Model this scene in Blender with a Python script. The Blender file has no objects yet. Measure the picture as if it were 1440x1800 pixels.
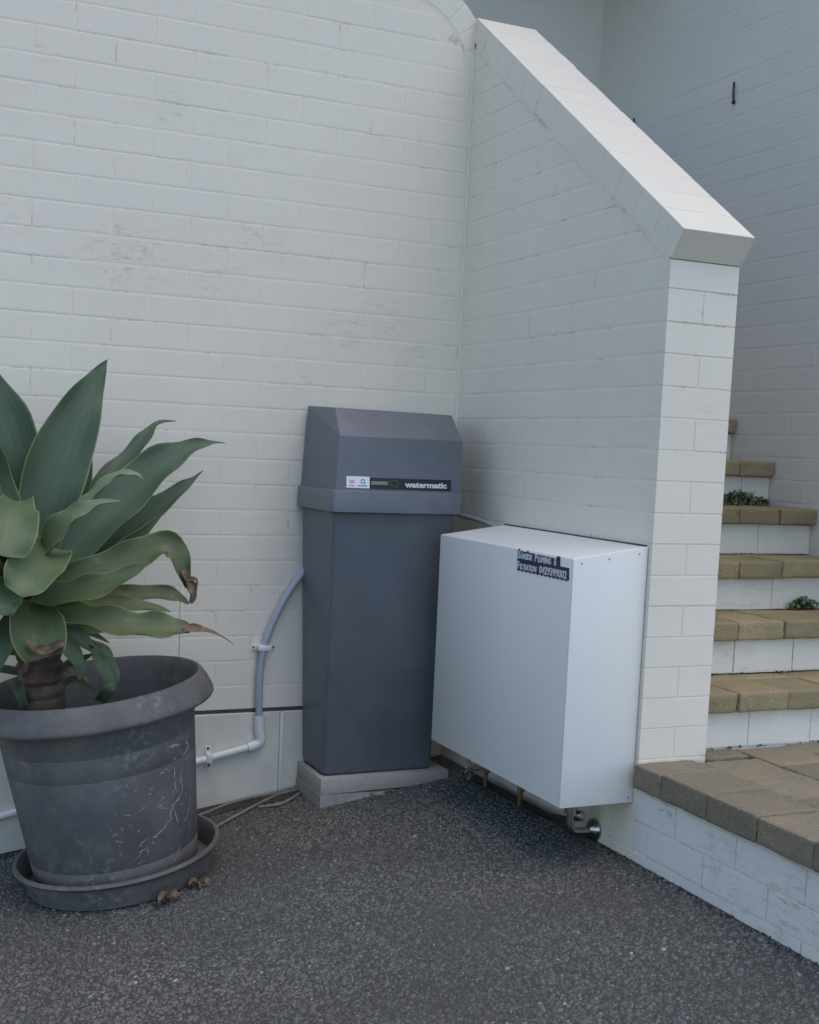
import bpy, bmesh, math, random
import numpy as np
from mathutils import Vector, Matrix
random.seed(7); rng = np.random.default_rng(11)
S = bpy.context.scene
COL = S.collection

# ------------------------------------------------------------------ camera, sky, sun, exposure
cam = bpy.data.cameras.new('camera'); camo = bpy.data.objects.new('camera', cam); COL.objects.link(camo)
rt, up, fw = Vector((0.9124, -0.40698, 0.04356)), Vector((0.0027, 0.11241, 0.99366)), Vector((0.4093, 0.90649, -0.10366))
m = Matrix.Identity(4)
for i, v in enumerate((rt, up, -fw)):
    for j in range(3): m[j][i] = v[j]
m.translation = (-2.0123, -4.0958, 0.8423); camo.matrix_world = m
cam.sensor_fit = 'VERTICAL'; cam.sensor_height = 36; cam.lens = 2205 / 1800 * 36
cam.shift_x, cam.shift_y = 2 / 1800, 118 / 1800
cam.clip_start, cam.clip_end = 0.05, 500
S.camera = camo

SUN_DIR = Vector((0.18, -0.27, 0.95)).normalized()           # towards the sun
SUN_STRENGTH, SUN_ANGLE, SKY_STRENGTH, EXPOSURE = 0.6, 60, 0.15, 0.86
w = bpy.data.worlds.new('World'); S.world = w; w.use_nodes = True
nt = w.node_tree; bg = nt.nodes['Background']
sky = nt.nodes.new('ShaderNodeTexSky'); sky.sky_type = 'NISHITA'; sky.sun_disc = False; sky.air_density, sky.dust_density, sky.ozone_density = 1.0, 1.0, 0.6
sky.sun_elevation = math.asin(SUN_DIR.z); sky.sun_rotation = math.atan2(SUN_DIR.x, SUN_DIR.y)
nt.links.new(sky.outputs[0], bg.inputs[0]); bg.inputs[1].default_value = SKY_STRENGTH
sl = bpy.data.lights.new('sun', 'SUN'); slo = bpy.data.objects.new('sun', sl); COL.objects.link(slo)
sl.energy = SUN_STRENGTH; sl.angle = math.radians(SUN_ANGLE); sl.color = (1.0, 0.74, 0.42)
slo.rotation_euler = SUN_DIR.to_track_quat('Z', 'Y').to_euler(); slo.location = (3, -5, 6)
S.view_settings.view_transform = 'Standard'; S.view_settings.look = 'None'
S.view_settings.exposure = EXPOSURE; S.view_settings.gamma = 1.0; S.view_settings.use_curve_mapping = False

# ------------------------------------------------------------------ materials
class Mat:
    def __init__(s, name):
        s.m = bpy.data.materials.new(name); s.m.use_nodes = True
        s.t = s.m.node_tree; s.b = s.t.nodes['Principled BSDF']; s._pos = None
    def n(s, typ, **k):
        x = s.t.nodes.new(typ)
        for a, v in k.items(): setattr(x, a, v)
        return x
    def l(s, a, b): s.t.links.new(a, b)
    def pos(s):
        if s._pos is None: s._pos = s.n('ShaderNodeNewGeometry').outputs['Position']
        return s._pos
    def noise(s, scale, detail=4, rough=.55, vec=None, dist=0):
        x = s.n('ShaderNodeTexNoise'); x.inputs['Scale'].default_value = scale
        x.inputs['Detail'].default_value = detail; x.inputs['Roughness'].default_value = rough
        x.inputs['Distortion'].default_value = dist
        s.l(vec or s.pos(), x.inputs['Vector']); return x.outputs['Fac']
    def ramp(s, v, lo, hi, a=0., b=1.):
        x = s.n('ShaderNodeMapRange', interpolation_type='SMOOTHSTEP')
        s.l(v, x.inputs['Value'])
        for i, q in zip(('From Min', 'From Max', 'To Min', 'To Max'), (lo, hi, a, b)): x.inputs[i].default_value = q
        return x.outputs['Result']
    def math(s, op, a, b=None, c=None):
        x = s.n('ShaderNodeMath', operation=op)
        for i, q in enumerate((a, b, c)):
            if q is None: continue
            if isinstance(q, (int, float)): x.inputs[i].default_value = q
            else: s.l(q, x.inputs[i])
        return x.outputs[0]
    def mix(s, f, a, b, mode='MIX'):
        x = s.n('ShaderNodeMix', data_type='RGBA', blend_type=mode)
        for i, q in ((0, f), (6, a), (7, b)):
            if isinstance(q, (int, float)): x.inputs[i].default_value = q
            elif isinstance(q, tuple): x.inputs[i].default_value = (*q, 1)
            else: s.l(q, x.inputs[i])
        return x.outputs[2]
    def val(s, v):
        x = s.n('ShaderNodeCombineColor')
        for i in range(3): s.l(v, x.inputs[i])
        return x.outputs[0]
    def col(s, c): s.l(c, s.b.inputs['Base Color']) if not isinstance(c, tuple) else setattr(s.b.inputs['Base Color'], 'default_value', (*c, 1))
    def rough(s, r): s.l(r, s.b.inputs['Roughness']) if not isinstance(r, (int, float)) else setattr(s.b.inputs['Roughness'], 'default_value', r)
    def bump(s, h, strength=.3, dist=.002):
        x = s.n('ShaderNodeBump'); x.inputs['Strength'].default_value = strength; x.inputs['Distance'].default_value = dist
        s.l(h, x.inputs['Height']); s.l(x.outputs[0], s.b.inputs['Normal'])
    def near(s, c, r):                                         # 1 at a point of the place, 0 beyond radius r
        x = s.n('ShaderNodeVectorMath', operation='DISTANCE'); s.l(s.pos(), x.inputs[0]); x.inputs[1].default_value = c
        return s.ramp(x.outputs['Value'], r * .25, r, 1, 0)

def paint(name, base=(.74, .695, .59), stains=(), specks=.5, rough=.55, bump=.35):
    M = Mat(name)
    big = M.noise(2.2, 3); mid = M.noise(14, 5, .6); fine = M.noise(140, 3); fine2 = M.noise(420, 2)
    c = M.mix(M.ramp(big, .3, .7), tuple(v * .955 for v in base), base)
    c = M.mix(M.ramp(mid, .35, .75, 0, .35), c, tuple(v * .93 for v in base))
    oi = M.n('ShaderNodeObjectInfo').outputs['Random']
    c = M.mix(M.ramp(oi, 0, 1, 0, .04), c, (.55, .53, .48))
    sp = M.math('MULTIPLY', M.ramp(M.noise(75, 3, .7), .66, .74), M.ramp(M.noise(3.1, 3, .6), .5, .68))
    c = M.mix(M.math('MULTIPLY', sp, specks), c, (.30, .24, .19))
    for p, r, k, cc in stains:
        vec = M.n('ShaderNodeVectorMath', operation='MULTIPLY'); M.l(M.pos(), vec.inputs[0]); vec.inputs[1].default_value = (.45, .45, 1.6)
        nn = M.math('MULTIPLY', M.ramp(M.noise(34, 8, .72, vec.outputs[0], .3), .47, .72), M.ramp(M.noise(150, 3, .6), .35, .6, .35, 1))
        c = M.mix(M.math('MULTIPLY', M.math('MULTIPLY', nn, M.near(p, r)), k), c, cc)
    M.col(c); M.rough(M.ramp(mid, .3, .7, rough - .06, rough + .1))
    h = M.math('ADD', M.math('MULTIPLY', mid, 1.2), M.math('ADD', M.math('MULTIPLY', fine, .5), M.math('MULTIPLY', fine2, .18)))
    M.bump(h, bump, .0025)
    return M.m

BR, GN, GY = (.33, .21, .15), (.30, .30, .22), (.33, .31, .28)
PAINT_YARD = paint('painted_brick_yard', base=(.74, .695, .59), stains=[((-1.235, 0, 1.43), .13, .8, BR), ((-1.13, 0, 1.40), .15, .5, BR), ((-.79, 0, 1.525), .07, .7, GN), ((-.72, 0, 1.49), .1, .35, GN),
    ((-1.06, 0, 1.88), .09, .7, GN), ((-1.47, 0, 1.99), .05, .7, GY), ((-.30, 0, 1.28), .13, .6, GN), ((-.44, 0, 1.23), .12, .55, GY), ((-.585, 0, 1.06), .07, .7, GY),
    ((-.70, 0, 1.13), .08, .5, GY), ((-.9, 0, 1.36), .16, .5, GY), ((-.15, 0, 1.18), .05, .5, BR), ((-1.55, 0, 1.5), .1, .5, BR), ((-.2, 0, 1.14), .1, .4, BR), ((-.62, 0, .35), .12, .5, GY)], specks=.55)
PAINT_STAIR = paint('painted_brick_stair_wall', stains=[((.14, -1.25, .96), .05, .25, BR), ((0, -1.20, 1.44), .07, .45, GN), ((0, -1.1, -.2), .25, .3, GN)], specks=.0)
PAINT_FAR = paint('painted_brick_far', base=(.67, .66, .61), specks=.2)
PAINT_LOW = paint('painted_brick_low', base=(.70, .69, .64), stains=[((0, -1.40, -.10), .07, .9, (.12, .1, .09)), ((0, -1.62, -.15), .14, .45, (.13, .1, .08)), ((0, -1.75, -.24), .2, .45, (.20, .16, .11)), ((0, -1.95, -.25), .2, .45, (.2, .16, .11)), ((0, -1.9, -.16), .12, .7, BR)], specks=.9)
PAINT_RISER = paint('painted_riser', base=(.70, .68, .60), stains=[((.95, -1.16, .02), .2, .42, (.16, .13, .09)), ((.75, -1.16, .02), .15, .42, (.16, .13, .09)), ((1.1, -.9, .2), .16, .42, (.25, .2, .16)), ((.6, -.9, .18), .25, .42, (.2, .17, .12)), ((.8, -.66, .36), .3, .42, (.2, .17, .12))], specks=.7)

def paint_joint(name, base, dirt=.55):
    M = Mat(name)
    d = M.math('MULTIPLY', M.ramp(M.noise(7, 5, .65), .52, .64), M.ramp(M.noise(60, 3), .40, .6, .1, 1))
    c = M.mix(M.math('MULTIPLY', d, dirt), base, (.30, .26, .21)); M.col(c); M.rough(.7)
    M.bump(M.noise(160, 3), .3, .002); return M.m
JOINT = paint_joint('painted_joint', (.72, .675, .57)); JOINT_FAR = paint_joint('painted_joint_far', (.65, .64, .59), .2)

def plain(name, base, rough=.5, var=.12, scale=30, bump=.1, metallic=0, dust=None, spec=None, warp=0.):
    M = Mat(name); n1 = M.noise(scale, 5, .6)
    c = M.mix(M.ramp(n1, .3, .7), tuple(v * (1 - var) for v in base), tuple(min(1, v * (1 + var)) for v in base))
    if dust: c = M.mix(M.math('MULTIPLY', M.ramp(M.noise(6, 6, .7), .45, .75), dust[1]), c, dust[0])
    M.col(c); M.rough(M.ramp(n1, .3, .7, rough - .05, rough + .06)); M.b.inputs['Metallic'].default_value = metallic
    if spec is not None: M.b.inputs['Specular IOR Level'].default_value = spec
    if bump: M.bump(M.math('ADD', M.noise(scale * 8, 3), M.math('MULTIPLY', M.noise(2.3, 2), warp)), bump, .001)
    return M.m

def stone(name, a, b, grain=230, rough=.85, lift=.8, speck=(.5, .47, .4), speckk=.3):
    M = Mat(name); oi = M.n('ShaderNodeObjectInfo').outputs['Random']
    g = M.noise(grain, 2, .6); big = M.noise(7, 5, .6)
    c = M.mix(M.ramp(big, .3, .7), a, b)
    c = M.mix(M.ramp(oi, 0, 1, 0, .5), c, tuple(v * .6 for v in b))
    c = M.mix(M.ramp(g, .58, .7, 0, speckk), c, speck)
    c = M.mix(M.ramp(g, .42, .3, 0, .55), c, tuple(v * .35 for v in a))
    M.col(c); M.rough(rough)
    M.bump(M.math('ADD', M.math('MULTIPLY', g, .8), M.math('MULTIPLY', M.noise(40, 4), 1.5)), lift, .003)
    return M.m
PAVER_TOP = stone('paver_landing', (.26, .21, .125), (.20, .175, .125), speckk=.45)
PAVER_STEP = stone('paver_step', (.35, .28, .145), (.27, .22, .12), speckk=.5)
CONCRETE = stone('pad_concrete', (.50, .48, .42), (.40, .39, .345), grain=180, lift=.3, speckk=.15)
MORTAR = stone('pad_mortar', (.36, .355, .33), (.28, .28, .26), grain=220, lift=.6, speckk=.15)
DIRT = stone('dirt', (.05, .043, .035), (.035, .03, .027), grain=150, lift=1., speckk=.25, speck=(.16, .13, .1))
SOIL = stone('pot_soil', (.022, .019, .016), (.014, .012, .011), grain=90, lift=1., speckk=.2, speck=(.06, .05, .04))

def asphalt():
    M = Mat('asphalt'); v = M.n('ShaderNodeTexVoronoi'); v.inputs['Scale'].default_value = 130; M.l(M.pos(), v.inputs['Vector'])
    v2 = M.n('ShaderNodeTexVoronoi'); v2.inputs['Scale'].default_value = 290; M.l(M.pos(), v2.inputs['Vector'])
    sx = M.n('ShaderNodeSeparateColor'); M.l(v.outputs['Color'], sx.inputs[0])
    c = M.mix(M.ramp(sx.outputs[0], 0, 1), (.052, .051, .047), (.095, .092, .085))
    c = M.mix(M.ramp(v.outputs['Distance'], .2, .6, 0, .6), c, (.034, .034, .033))
    c = M.mix(M.ramp(M.noise(2.5, 4), .35, .7, 0, .35), c, (.075, .07, .062))
    M.col(c); M.rough(.82)
    h = M.math('ADD', M.math('MULTIPLY', v.outputs['Distance'], -1.), M.math('MULTIPLY', v2.outputs['Distance'], -.4))
    M.bump(h, .8, .004); return M.m
ASPHALT = asphalt()
def chips():
    M = Mat('asphalt_chips'); a = M.n('ShaderNodeAttribute', attribute_name='tint')
    c = M.mix(M.ramp(M.noise(300, 2), .3, .7, 0, .4), a.outputs['Color'], (.03, .03, .032)); M.col(c); M.rough(.75); return M.m
CHIPS = chips()

BIN = plain('bin_plastic', (.118, .131, .150), .40, .08, 5, .14, spec=.45, dust=((.24, .245, .25), .16), warp=14.)
BIN_LIP = plain('bin_lid_plastic', (.122, .136, .156), .38, .07, 5, .14, spec=.45, dust=((.25, .255, .26), .2), warp=14.)
CABINET = plain('white_sheet_metal', (.71, .71, .675), .42, .025, 3, .06, dust=((.50, .48, .42), .10), warp=30.)
SCREW = plain('screw_steel', (.3, .3, .3), .4, .1, 50, 0, .8)
CHROME = plain('chrome', (.42, .40, .38), .22, .1, 40, 0, 1.)
BRASS = plain('dull_brass', (.34, .26, .17), .35, .2, 60, 0, .9)
BLACK = plain('black_rubber', (.018, .018, .02), .5, .2, 40, .2)
PVC = plain('white_pvc', (.68, .69, .68), .40, .05, 12, .05, dust=((.4, .38, .34), .25))
CONDUIT = plain('grey_conduit', (.34, .38, .44), .38, .06, 12, .05)
CABLE = plain('dirty_cable', (.20, .18, .16), .7, .2, 40, .2, dust=((.1, .09, .07), .5))
GAP = plain('open_joint', (.06, .055, .05), .9, .3, 30, .3)
NAIL = plain('rusty_nail', (.05, .045, .045), .6, .3, 80, .2, .4)
RENDER = plain('painted_render', (.64, .62, .55), .6, .05, 10, .25, dust=((.40, .36, .31), .3))
STK_W = plain('sticker_white', (.74, .77, .80), .35, .02, 5, 0)
STK_K = plain('sticker_black', (.012, .012, .016), .35, .02, 5, 0)
STK_N = plain('sticker_navy', (.012, .016, .055), .35, .02, 5, 0)
STK_R = plain('sticker_red', (.50, .20, .20), .4, .02, 5, 0)
STK_B = plain('sticker_blue', (.10, .24, .42), .4, .02, 5, 0)
STK_G = plain('sticker_gold', (.36, .33, .26), .4, .02, 5, 0)
STK_O = plain('sticker_outline', (.10, .10, .11), .4, .02, 5, 0)
STK_T = plain('sticker_lettering', (.60, .62, .66), .4, .02, 5, 0)

def pot_mat():
    M = Mat('pot_plastic')
    n1 = M.noise(5, 6, .65); n2 = M.noise(45, 5, .7); n3 = M.noise(160, 2)
    c = M.mix(M.ramp(n1, .35, .7), (.080, .080, .084), (.130, .126, .118))
    c = M.mix(M.math('MULTIPLY', M.math('MULTIPLY', M.ramp(n2, .46, .72), M.ramp(M.noise(3.3, 4, .6), .46, .66)), .75), c, (.25, .243, .23))
    c = M.mix(M.math('MULTIPLY', M.ramp(n3, .66, .74), M.ramp(n1, .45, .6, 0, .7)), c, (.24, .23, .22))
    M.col(c); M.rough(M.ramp(n2, .3, .7, .55, .75)); M.bump(n2, .12, .002); return M.m
POT = pot_mat()
SCRATCH = plain('chalky_scratch', (.31, .30, .285), .85, .3, 90, .3)

def leaf_mat(name, a, b, margin=(.24, .28, .12), dry=.0):
    M = Mat(name); uv = M.n('ShaderNodeUVMap').outputs[0]; s = M.n('ShaderNodeSeparateXYZ'); M.l(uv, s.inputs[0])
    st = M.n('ShaderNodeVectorMath', operation='MULTIPLY'); M.l(uv, st.inputs[0]); st.inputs[1].default_value = (26, 1.6, 1)
    streak = M.noise(1.6, 4, .6, st.outputs[0]); n1 = M.noise(18, 5, .65)
    c = M.mix(M.ramp(streak, .3, .7), a, b)
    c = M.mix(M.ramp(n1, .5, .75, 0, .45), c, tuple(v * 1.5 for v in a))
    c = M.mix(M.math('MULTIPLY', M.ramp(M.noise(70, 4, .7), .66, .72), .5), c, (.16, .13, .08))
    e = M.math('ABSOLUTE', M.math('SUBTRACT', s.outputs[0], .5))
    c = M.mix(M.ramp(e, .465, .492, 0, .85), c, margin)
    tip = M.ramp(s.outputs[1], .965, 1., 0, 1); c = M.mix(tip, c, (.10, .06, .04))
    if dry:
        c = M.mix(M.math('MULTIPLY', M.ramp(M.noise(26, 6, .7), .56, .66), dry), c, (.20, .12, .065))
    M.col(c); M.rough(M.ramp(n1, .3, .7, .46, .6)); M.bump(streak, .25, .003)
    M.b.inputs['Subsurface Weight'].default_value = .0
    return M.m
LEAF = {'g': leaf_mat('agave_leaf', (.036, .072, .036), (.062, .104, .056), (.19, .23, .085)),
        'u': leaf_mat('agave_leaf_underside', (.072, .112, .048), (.100, .140, .066), (.24, .28, .11)),
        'p': leaf_mat('agave_leaf_pale', (.155, .205, .095), (.125, .175, .095), (.30, .32, .16)),
        'o': leaf_mat('agave_leaf_old', (.050, .080, .028), (.084, .114, .042), (.24, .26, .10), .6),
        's': leaf_mat('agave_offset_leaf', (.060, .105, .050), (.085, .130, .065), (.15, .17, .07), .3),
        'd': plain('agave_dry_leaf', (.115, .078, .05), .85, .7, 40, 1., dust=((.30, .24, .17), .5))}
STEM = plain('agave_stem', (.085, .055, .038), .85, .5, 25, .8)
WEED = leaf_mat('weed_leaf', (.045, .075, .025), (.07, .10, .035), (.08, .11, .05))

# ------------------------------------------------------------------ builders
def link(o, parent=None):
    COL.objects.link(o)
    if parent is not None:
        o.parent = parent
        if not o.get('_loc'):
            w_ = Vector((0, 0, 0)); p = parent
            while p is not None: w_ += p.location; p = p.parent
            o.location = o.location - w_
    return o
def mesh(name, V, F, mat, smooth=False):
    me = bpy.data.meshes.new(name); me.from_pydata([tuple(v) for v in V], [], [tuple(f) for f in F]); me.materials.append(mat)
    if smooth: me.polygons.foreach_set('use_smooth', [True] * len(me.polygons))
    me.update(); return me
def ob(name, me, parent=None, loc=(0, 0, 0)):
    o = bpy.data.objects.new(name, me); o.location = loc; return link(o, parent)
def thing(name, label, cat, loc, group=None):
    o = bpy.data.objects.new(name, None); o.location = loc; o.empty_display_size = .1; COL.objects.link(o)
    return tag(o, label, cat, group)
def tag(o, label, cat, group=None):
    o['label'] = label; o['category'] = cat
    if group: o['group'] = group
    return o
def struct(o): o['kind'] = 'structure'; return o

def bm_mesh(name, bm, mat, smooth=False):
    me = bpy.data.meshes.new(name); bmesh.ops.recalc_face_normals(bm, faces=bm.faces); bm.to_mesh(me); bm.free(); me.materials.append(mat)
    if smooth: me.polygons.foreach_set('use_smooth', [True] * len(me.polygons))
    return me
def smooth_by_angle(me, deg=35):
    me.polygons.foreach_set('use_smooth', [True] * len(me.polygons))
    bm = bmesh.new(); bm.from_mesh(me)
    for e in bm.edges:
        e.smooth = not (len(e.link_faces) == 2 and e.calc_face_angle(0) > math.radians(deg))
    bm.to_mesh(me); bm.free(); return me
def hull(name, pts, mat, bevel=.004, seg=2, smooth=True):
    bm = bmesh.new()
    for p in pts: bm.verts.new(p)
    r = bmesh.ops.convex_hull(bm, input=bm.verts)
    bmesh.ops.delete(bm, geom=[v for v in bm.verts if not v.link_faces], context='VERTS')
    bmesh.ops.dissolve_limit(bm, angle_limit=.02, verts=bm.verts, edges=bm.edges)
    if bevel: bmesh.ops.bevel(bm, geom=list(bm.edges), offset=bevel, segments=seg, profile=.5, affect='EDGES', clamp_overlap=True)
    me = bm_mesh(name, bm, mat)
    return smooth_by_angle(me, 28) if smooth else me
def box(name, a, b, mat, bevel=.004, seg=2, smooth=True):
    return hull(name, [(x, y, z) for x in (a[0], b[0]) for y in (a[1], b[1]) for z in (a[2], b[2])], mat, bevel, seg, smooth)
def tube(name, P, r, mat, n=12, caps=True, smooth=True, sub=6):
    P = [Vector(p) for p in P]
    if len(P) > 2 and sub > 1:
        Q = []
        for i in range(len(P) - 1):
            p0, p1, p2, p3 = P[max(i - 1, 0)], P[i], P[i + 1], P[min(i + 2, len(P) - 1)]
            for k in range(sub):
                t = k / sub
                Q.append(.5 * ((2 * p1) + (-p0 + p2) * t + (2 * p0 - 5 * p1 + 4 * p2 - p3) * t * t + (-p0 + 3 * p1 - 3 * p2 + p3) * t ** 3))
        P = Q + [P[-1]]
    V, F = [], []; R_ = r if hasattr(r, '__len__') else [r] * len(P); a = None
    for i, p in enumerate(P):
        d = (P[min(i + 1, len(P) - 1)] - P[max(i - 1, 0)]).normalized()
        if a is None: a = d.orthogonal().normalized()
        a = (a - d * a.dot(d)).normalized(); b = d.cross(a)
        for k in range(n):
            t = 2 * math.pi * k / n; V.append(p + (a * math.cos(t) + b * math.sin(t)) * R_[i])
    for i in range(len(P) - 1):
        for k in range(n): F.append((i * n + k, i * n + (k + 1) % n, (i + 1) * n + (k + 1) % n, (i + 1) * n + k))
    if caps: F.append(tuple(range(n))[::-1]); F.append(tuple(range((len(P) - 1) * n, len(P) * n)))
    return smooth_by_angle(mesh(name, V, F, mat), 50) if smooth else mesh(name, V, F, mat)
def lathe(name, prof, mat, n=64, frame=None, wob=0, close=False):
    V, F = [], []
    fr = frame or Matrix.Identity(4)
    for j, (r, h) in enumerate(prof):
        for k in range(n):
            t = 2 * math.pi * k / n; rr = r * (1 + wob * math.sin(2 * t + 1) + wob * .5 * math.sin(3 * t + j * .01))
            V.append(fr @ Vector((rr * math.cos(t), rr * math.sin(t), h)))
    for j in range(len(prof) - 1):
        for k in range(n): F.append((j * n + k, j * n + (k + 1) % n, (j + 1) * n + (k + 1) % n, (j + 1) * n + k))
    if close: F.append(tuple(range(n))[::-1]); F.append(tuple(range((len(prof) - 1) * n, len(prof) * n)))
    return smooth_by_angle(mesh(name, V, F, mat), 40)

def clip(poly, a, b, c):                                       # keep a*s + b*z <= c
    out = []
    for i in range(len(poly)):
        p, q = poly[i], poly[(i + 1) % len(poly)]
        fp, fq = a * p[0] + b * p[1] - c, a * q[0] + b * q[1] - c
        if fp <= 0: out.append(p)
        if fp * fq < 0:
            t = fp / (fp - fq); out.append((p[0] + (q[0] - p[0]) * t, p[1] + (q[1] - p[1]) * t))
    return out
def area(p): return .5 * sum(p[i][0] * p[(i + 1) % len(p)][1] - p[(i + 1) % len(p)][0] * p[i][1] for i in range(len(p)))
def inset(poly, c):
    n = len(poly); out = []
    for i in range(n):
        p0, p, p1 = Vector(poly[i - 1]), Vector(poly[i]), Vector(poly[(i + 1) % n])
        d0, d1 = (p - p0), (p1 - p)
        if d0.length < 1e-6 or d1.length < 1e-6: out.append(tuple(p)); continue
        d0.normalize(); d1.normalize(); n0, n1 = Vector((-d0.y, d0.x)), Vector((-d1.y, d1.x))
        k = 1 + n0.dot(n1); out.append(tuple(p + (n0 + n1) * (c / max(k, .35))))
    return out
def poly_brick(name, poly, depth, mat, c=.0060, jit=.0003, both=False, to=None, cd=.0005):
    """polygon in (s, z), counter-clockwise; front at t=0, back at t=depth; `to` maps (s, t, z) to xyz"""
    if area(poly) < 0: poly = poly[::-1]
    n = len(poly); J = lambda: random.uniform(-jit, jit)
    mid = inset(poly, c * .35); ins = inset(poly, c)
    base = [(p[0] + J(), p[1] + J()) for p in poly]
    rings = [[(p[0], depth - (cd if both else 0), p[1]) for p in base], [(p[0], cd, p[1]) for p in base],
             [(p[0] + J() * .5, cd * .38, p[1] + J() * .5) for p in mid], [(p[0] + J(), J() * .3, p[1] + J()) for p in ins]]
    if both: rings.insert(0, [(p[0], depth, p[1]) for p in ins])
    V = [to(*v) for r in rings for v in r]; F = []
    for j in range(len(rings) - 1):
        for k in range(n): F.append((j * n + k, j * n + (k + 1) % n, (j + 1) * n + (k + 1) % n, (j + 1) * n + k))
    F.append(tuple(range((len(rings) - 1) * n, len(rings) * n))); F.append(tuple(range(n))[::-1])
    bm = bmesh.new(); vs = [bm.verts.new(v) for v in V]
    for f in F:
        try: bm.faces.new([vs[i] for i in f])
        except ValueError: pass
    return bm_mesh(name, bm, mat)
FACE_Y = lambda s, t, z: (s, t, z)                              # front looks to -y
FACE_X = lambda s, t, z: (t, s, z)                              # front looks to -x
BACK_X = lambda s, t, z: (-t, s, z)                             # front looks to +x
_cache = {}
def wall_bricks(parent, mat, to, plane, s0, s1, zs, module, offs, depth=.05, cuts=(), joint=.0045, keep=None, name='brick', jit=.0002, lim=None, tagk=''):
    """courses zs=[k..]; offs(k) gives one vertical joint position; bricks cut by half-planes `cuts` (a, b, c)"""
    made = 0
    for k in zs:
        z0, z1 = k * .086 + .008, k * .086 + .094
        o_ = offs(k); i0 = math.floor((s0 - o_) / module) - 1; i1 = math.ceil((s1 - o_) / module) + 1
        for i in range(i0, i1):
            a, b = o_ + i * module, o_ + (i + 1) * module
            a, b = max(a, s0), min(b, s1)
            if b - a < .02: continue
            g = joint / 2
            la, lb = (g if a > s0 else 0), (g if b < s1 else 0)
            poly = [(a + la, z0 + g), (b - lb, z0 + g), (b - lb, z1 - g), (a + la, z1 - g)]
            q = poly
            for cu in cuts: q = clip(q, *cu) if len(q) > 2 else q
            q2 = []
            for p in q:
                if not q2 or (Vector(p) - Vector(q2[-1])).length > .004: q2.append(p)
            if len(q2) > 2 and (Vector(q2[0]) - Vector(q2[-1])).length < .004: q2.pop()
            if len(q2) < 3 or abs(area(q2)) < .0006: continue
            cs, cz = (a + b) / 2, (z0 + z1) / 2
            if keep and not keep(cs, cz): continue
            dt = random.uniform(-jit * 2.2, jit)
            whole = len(q2) == 4 and abs(area(q2) - area(poly)) < 1e-7 and abs((b - a) - module) < 1e-6 and la and lb
            if whole:
                key = (mat.name, tagk, random.randrange(7))
                if key not in _cache:
                    _cache[key] = poly_brick(name, [(p[0] - cs, p[1] - cz) for p in poly], depth, mat, to=to)
                me = _cache[key]
            else: me = poly_brick(name, [(p[0] - cs, p[1] - cz) for p in q2], depth, mat, to=to)
            x, y, z = to(cs, 0, cz); o = bpy.data.objects.new(name, me)
            o.location = Vector((x, y, z)) + Vector(to(0, dt, 0)) + Vector(plane)
            o.rotation_euler = (random.uniform(-.0010, .0010), random.uniform(-.0010, .0010), random.uniform(-.0008, .0008))
            link(o, parent); made += 1
    return made

from mathutils import noise as mnoise
def rough_paver(name, a, b, mat, cuts=6, amp=.0022, r=.005):       # a worn paver: rounded arrises, uneven faces
    bm = bmesh.new(); bmesh.ops.create_cube(bm, size=1.)
    bmesh.ops.subdivide_edges(bm, edges=bm.edges, cuts=cuts, use_grid_fill=True)
    A_, B_ = Vector(a), Vector(b); C_ = (A_ + B_) / 2; H = (B_ - A_) / 2; ph = Vector((random.random() * 50, random.random() * 50, 0))
    for v in bm.verts:
        p = Vector()
        for i in range(3):                                         # grid lines sit close to the arrises so the faces stay flat
            k = round((v.co[i] + .5) * (cuts + 1)); k2 = cuts + 1 - k
            p[i] = -H[i] if k == 0 else H[i] if k2 == 0 else -H[i] + r + (2 * H[i] - 2 * r) * (k - 1) / (cuts - 1)
        q = p.copy()
        for i in range(3):
            lim = H[i] - r
            if abs(q[i]) > lim: q[i] = math.copysign(lim, q[i])
        d = p - q
        if d.length > r: d = d.normalized() * r * 1.0
        p = q + d; w_ = C_ + p
        n1 = mnoise.noise((w_ + ph) * 28); n2 = mnoise.noise((w_ + ph) * 75)
        edge = sum(abs(v.co[i]) > .45 for i in range(3)) > 1
        p += d.normalized() * (n1 * amp + n2 * amp * (.9 if edge else .4)) if d.length > 1e-6 else Vector()
        v.co = C_ + p
    return bm_mesh(name, bm, mat, True)
def slab_piece(name, a, b, mat, r=.008, jit=.002):               # a paver: soft-edged block, slightly irregular
    P = [(x + random.uniform(-jit, jit), y + random.uniform(-jit, jit), z + random.uniform(-jit, jit) * (.6 if z == b[2] else 0)) for x in (a[0], b[0]) for y in (a[1], b[1]) for z in (a[2], b[2])]
    return hull(name, P, mat, r, 2)

def gz(x):                                                       # ground height: level along the stair wall, falling to the left
    if x >= 0: return -.28
    if x >= -4: return -.28 + .15 * x
    if x >= -9: return -.88 - .05 * (-4 - x)
    return -1.13
# ------------------------------------------------------------------ ground
xs = [-120, -30, -9, -4, 0, 30, 120]; ys = [-120, -30, -6, 0, 30, 120]
V = [(x, y, gz(x)) for x in xs for y in ys]; n_ = len(ys)
F = [(i * n_ + j, (i + 1) * n_ + j, (i + 1) * n_ + j + 1, i * n_ + j + 1) for i in range(len(xs) - 1) for j in range(n_ - 1)]
struct(ob('asphalt_ground', mesh('asphalt_ground', V, F, ASPHALT)))

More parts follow.
